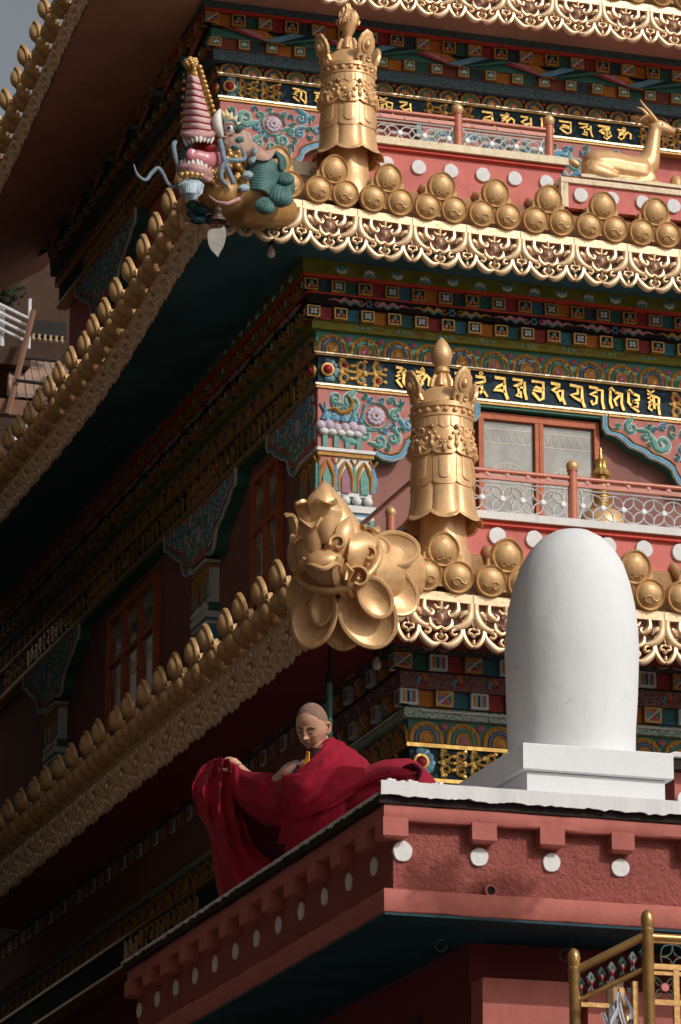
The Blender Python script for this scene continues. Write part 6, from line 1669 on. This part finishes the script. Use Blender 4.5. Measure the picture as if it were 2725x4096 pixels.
sheet('inner_fold', [
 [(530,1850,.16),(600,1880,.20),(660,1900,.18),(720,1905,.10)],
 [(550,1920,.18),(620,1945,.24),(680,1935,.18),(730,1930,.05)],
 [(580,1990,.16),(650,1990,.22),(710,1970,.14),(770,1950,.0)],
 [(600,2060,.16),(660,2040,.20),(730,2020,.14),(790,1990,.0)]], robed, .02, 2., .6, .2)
sheet('front_flap', [
 [(649,1788,-.20),(692,1783,-.30),(742,1774,-.35),(792,1768,-.34),(836,1772,-.22)],
 [(655,1822,-.24),(700,1819,-.36),(750,1811,-.40),(797,1806,-.37),(838,1803,-.25)],
 [(664,1860,-.26),(706,1855,-.37),(752,1845,-.41),(792,1834,-.37),(828,1824,-.26)],
 [(672,1887,-.25),(711,1878,-.35),(750,1866,-.39),(784,1854,-.35),(808,1843,-.27)]], robe, .016, 1.4, 1.2, 3.3, base=False, th=.006, nz=.014)
sheet('lower_folds', [
 [(672,1872,-.20),(712,1870,-.30),(755,1862,-.36),(792,1850,-.34)],
 [(668,1905,-.16),(712,1905,-.30),(758,1900,-.37),(800,1890,-.34)],
 [(660,1945,-.10),(708,1945,-.24),(756,1940,-.32),(806,1935,-.30)],
 [(650,1990,.0),(705,1985,-.15),(756,1985,-.24),(806,1980,-.24)]], robe, .022, 1.5, 1.6, 1.9, base=False)
kn = sheet('knee_cover', [
 [(842,1770,.20),(866,1760,.16),(892,1752,.12),(925,1753,.12),(955,1758,.16),(980,1775,.22),(1000,1803,.30)],
 [(806,1796,.0),(838,1778,-.10),(878,1766,-.17),(920,1768,-.18),(955,1776,-.13),(983,1795,-.02),(1003,1822,.12)],
 [(786,1822,-.14),(822,1806,-.26),(868,1792,-.33),(918,1792,-.34),(955,1800,-.27),(986,1818,-.12),(1006,1845,.05)],
 [(778,1852,-.20),(815,1840,-.33),(864,1826,-.40),(918,1825,-.41),(960,1832,-.33),(990,1850,-.17),(1010,1872,.02)],
 [(776,1890,-.18),(812,1885,-.32),(862,1878,-.40),(918,1876,-.41),(962,1880,-.33),(992,1895,-.17),(1012,1905,.02)],
 [(780,1950,-.12),(815,1945,-.26),(865,1940,-.34),(918,1940,-.35),(962,1940,-.27),(992,1945,-.14),(1012,1945,.02)]], robe, .030, .9, 2.4, 2.4, base=False, nz=.026)
# a rolled crease across the knee and the fold at its far end, shade in its colour
mb = MB(); P_, W_ = smooth([F(808,1832,-.30), F(845,1808,-.34), F(885,1795,-.38), F(925,1790,-.36), F(955,1783,-.22)], [.010,.018,.022,.022,.010], 6); mb.tube(P_, W_, 10, 0, .5); mb.build('crease', robe, MK, local=True)
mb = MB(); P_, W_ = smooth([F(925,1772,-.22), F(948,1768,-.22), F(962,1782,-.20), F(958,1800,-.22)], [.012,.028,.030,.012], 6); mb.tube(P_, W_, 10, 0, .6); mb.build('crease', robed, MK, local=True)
# vest, collar, piping
vest = mat('vest_maroon', (.035,.008,.012), .8, 0, var=.2, bump=.2, bs=120); vestp = mat('vest_panel', (.19,.05,.045), .75, 0, var=.15, bump=.2, bs=120)
sheet('vest', [
 [(704,1731,-.07),(722,1726,-.12),(742,1730,-.12)],
 [(688,1765,-.02),(706,1770,-.14),(728,1762,-.16)],
 [(660,1792,.05),(684,1800,-.12),(710,1792,-.18)]], vest, 0, base=False)
sheet('vest_panel', [
 [(682,1764,-.085),(692,1766,-.125)],
 [(672,1790,-.06),(692,1790,-.15)]], vestp, 0, base=False, nz=0)
sheet('collar', [
 [(705,1735,-.11),(711,1735,-.14)],
 [(699,1762,-.14),(710,1760,-.165)],
 [(689,1784,-.15),(702,1782,-.19)]], mat('saffron', (.72,.30,.02), .6, 0, var=.15), 0, base=False, nz=0)
mb = MB(); P_, W_ = smooth([F(682,1757,-.085), F(674,1772,-.075), F(669,1792,-.06)], [.0035]*3, 4); mb.tube(P_, W_, 6, 0); P_, W_ = smooth([F(679,1763,-.09), F(673,1778,-.08)], [.0035]*2, 3)
mb.build('piping', mat('blue_piping', (.10,.09,.50), .5), MK, local=True)
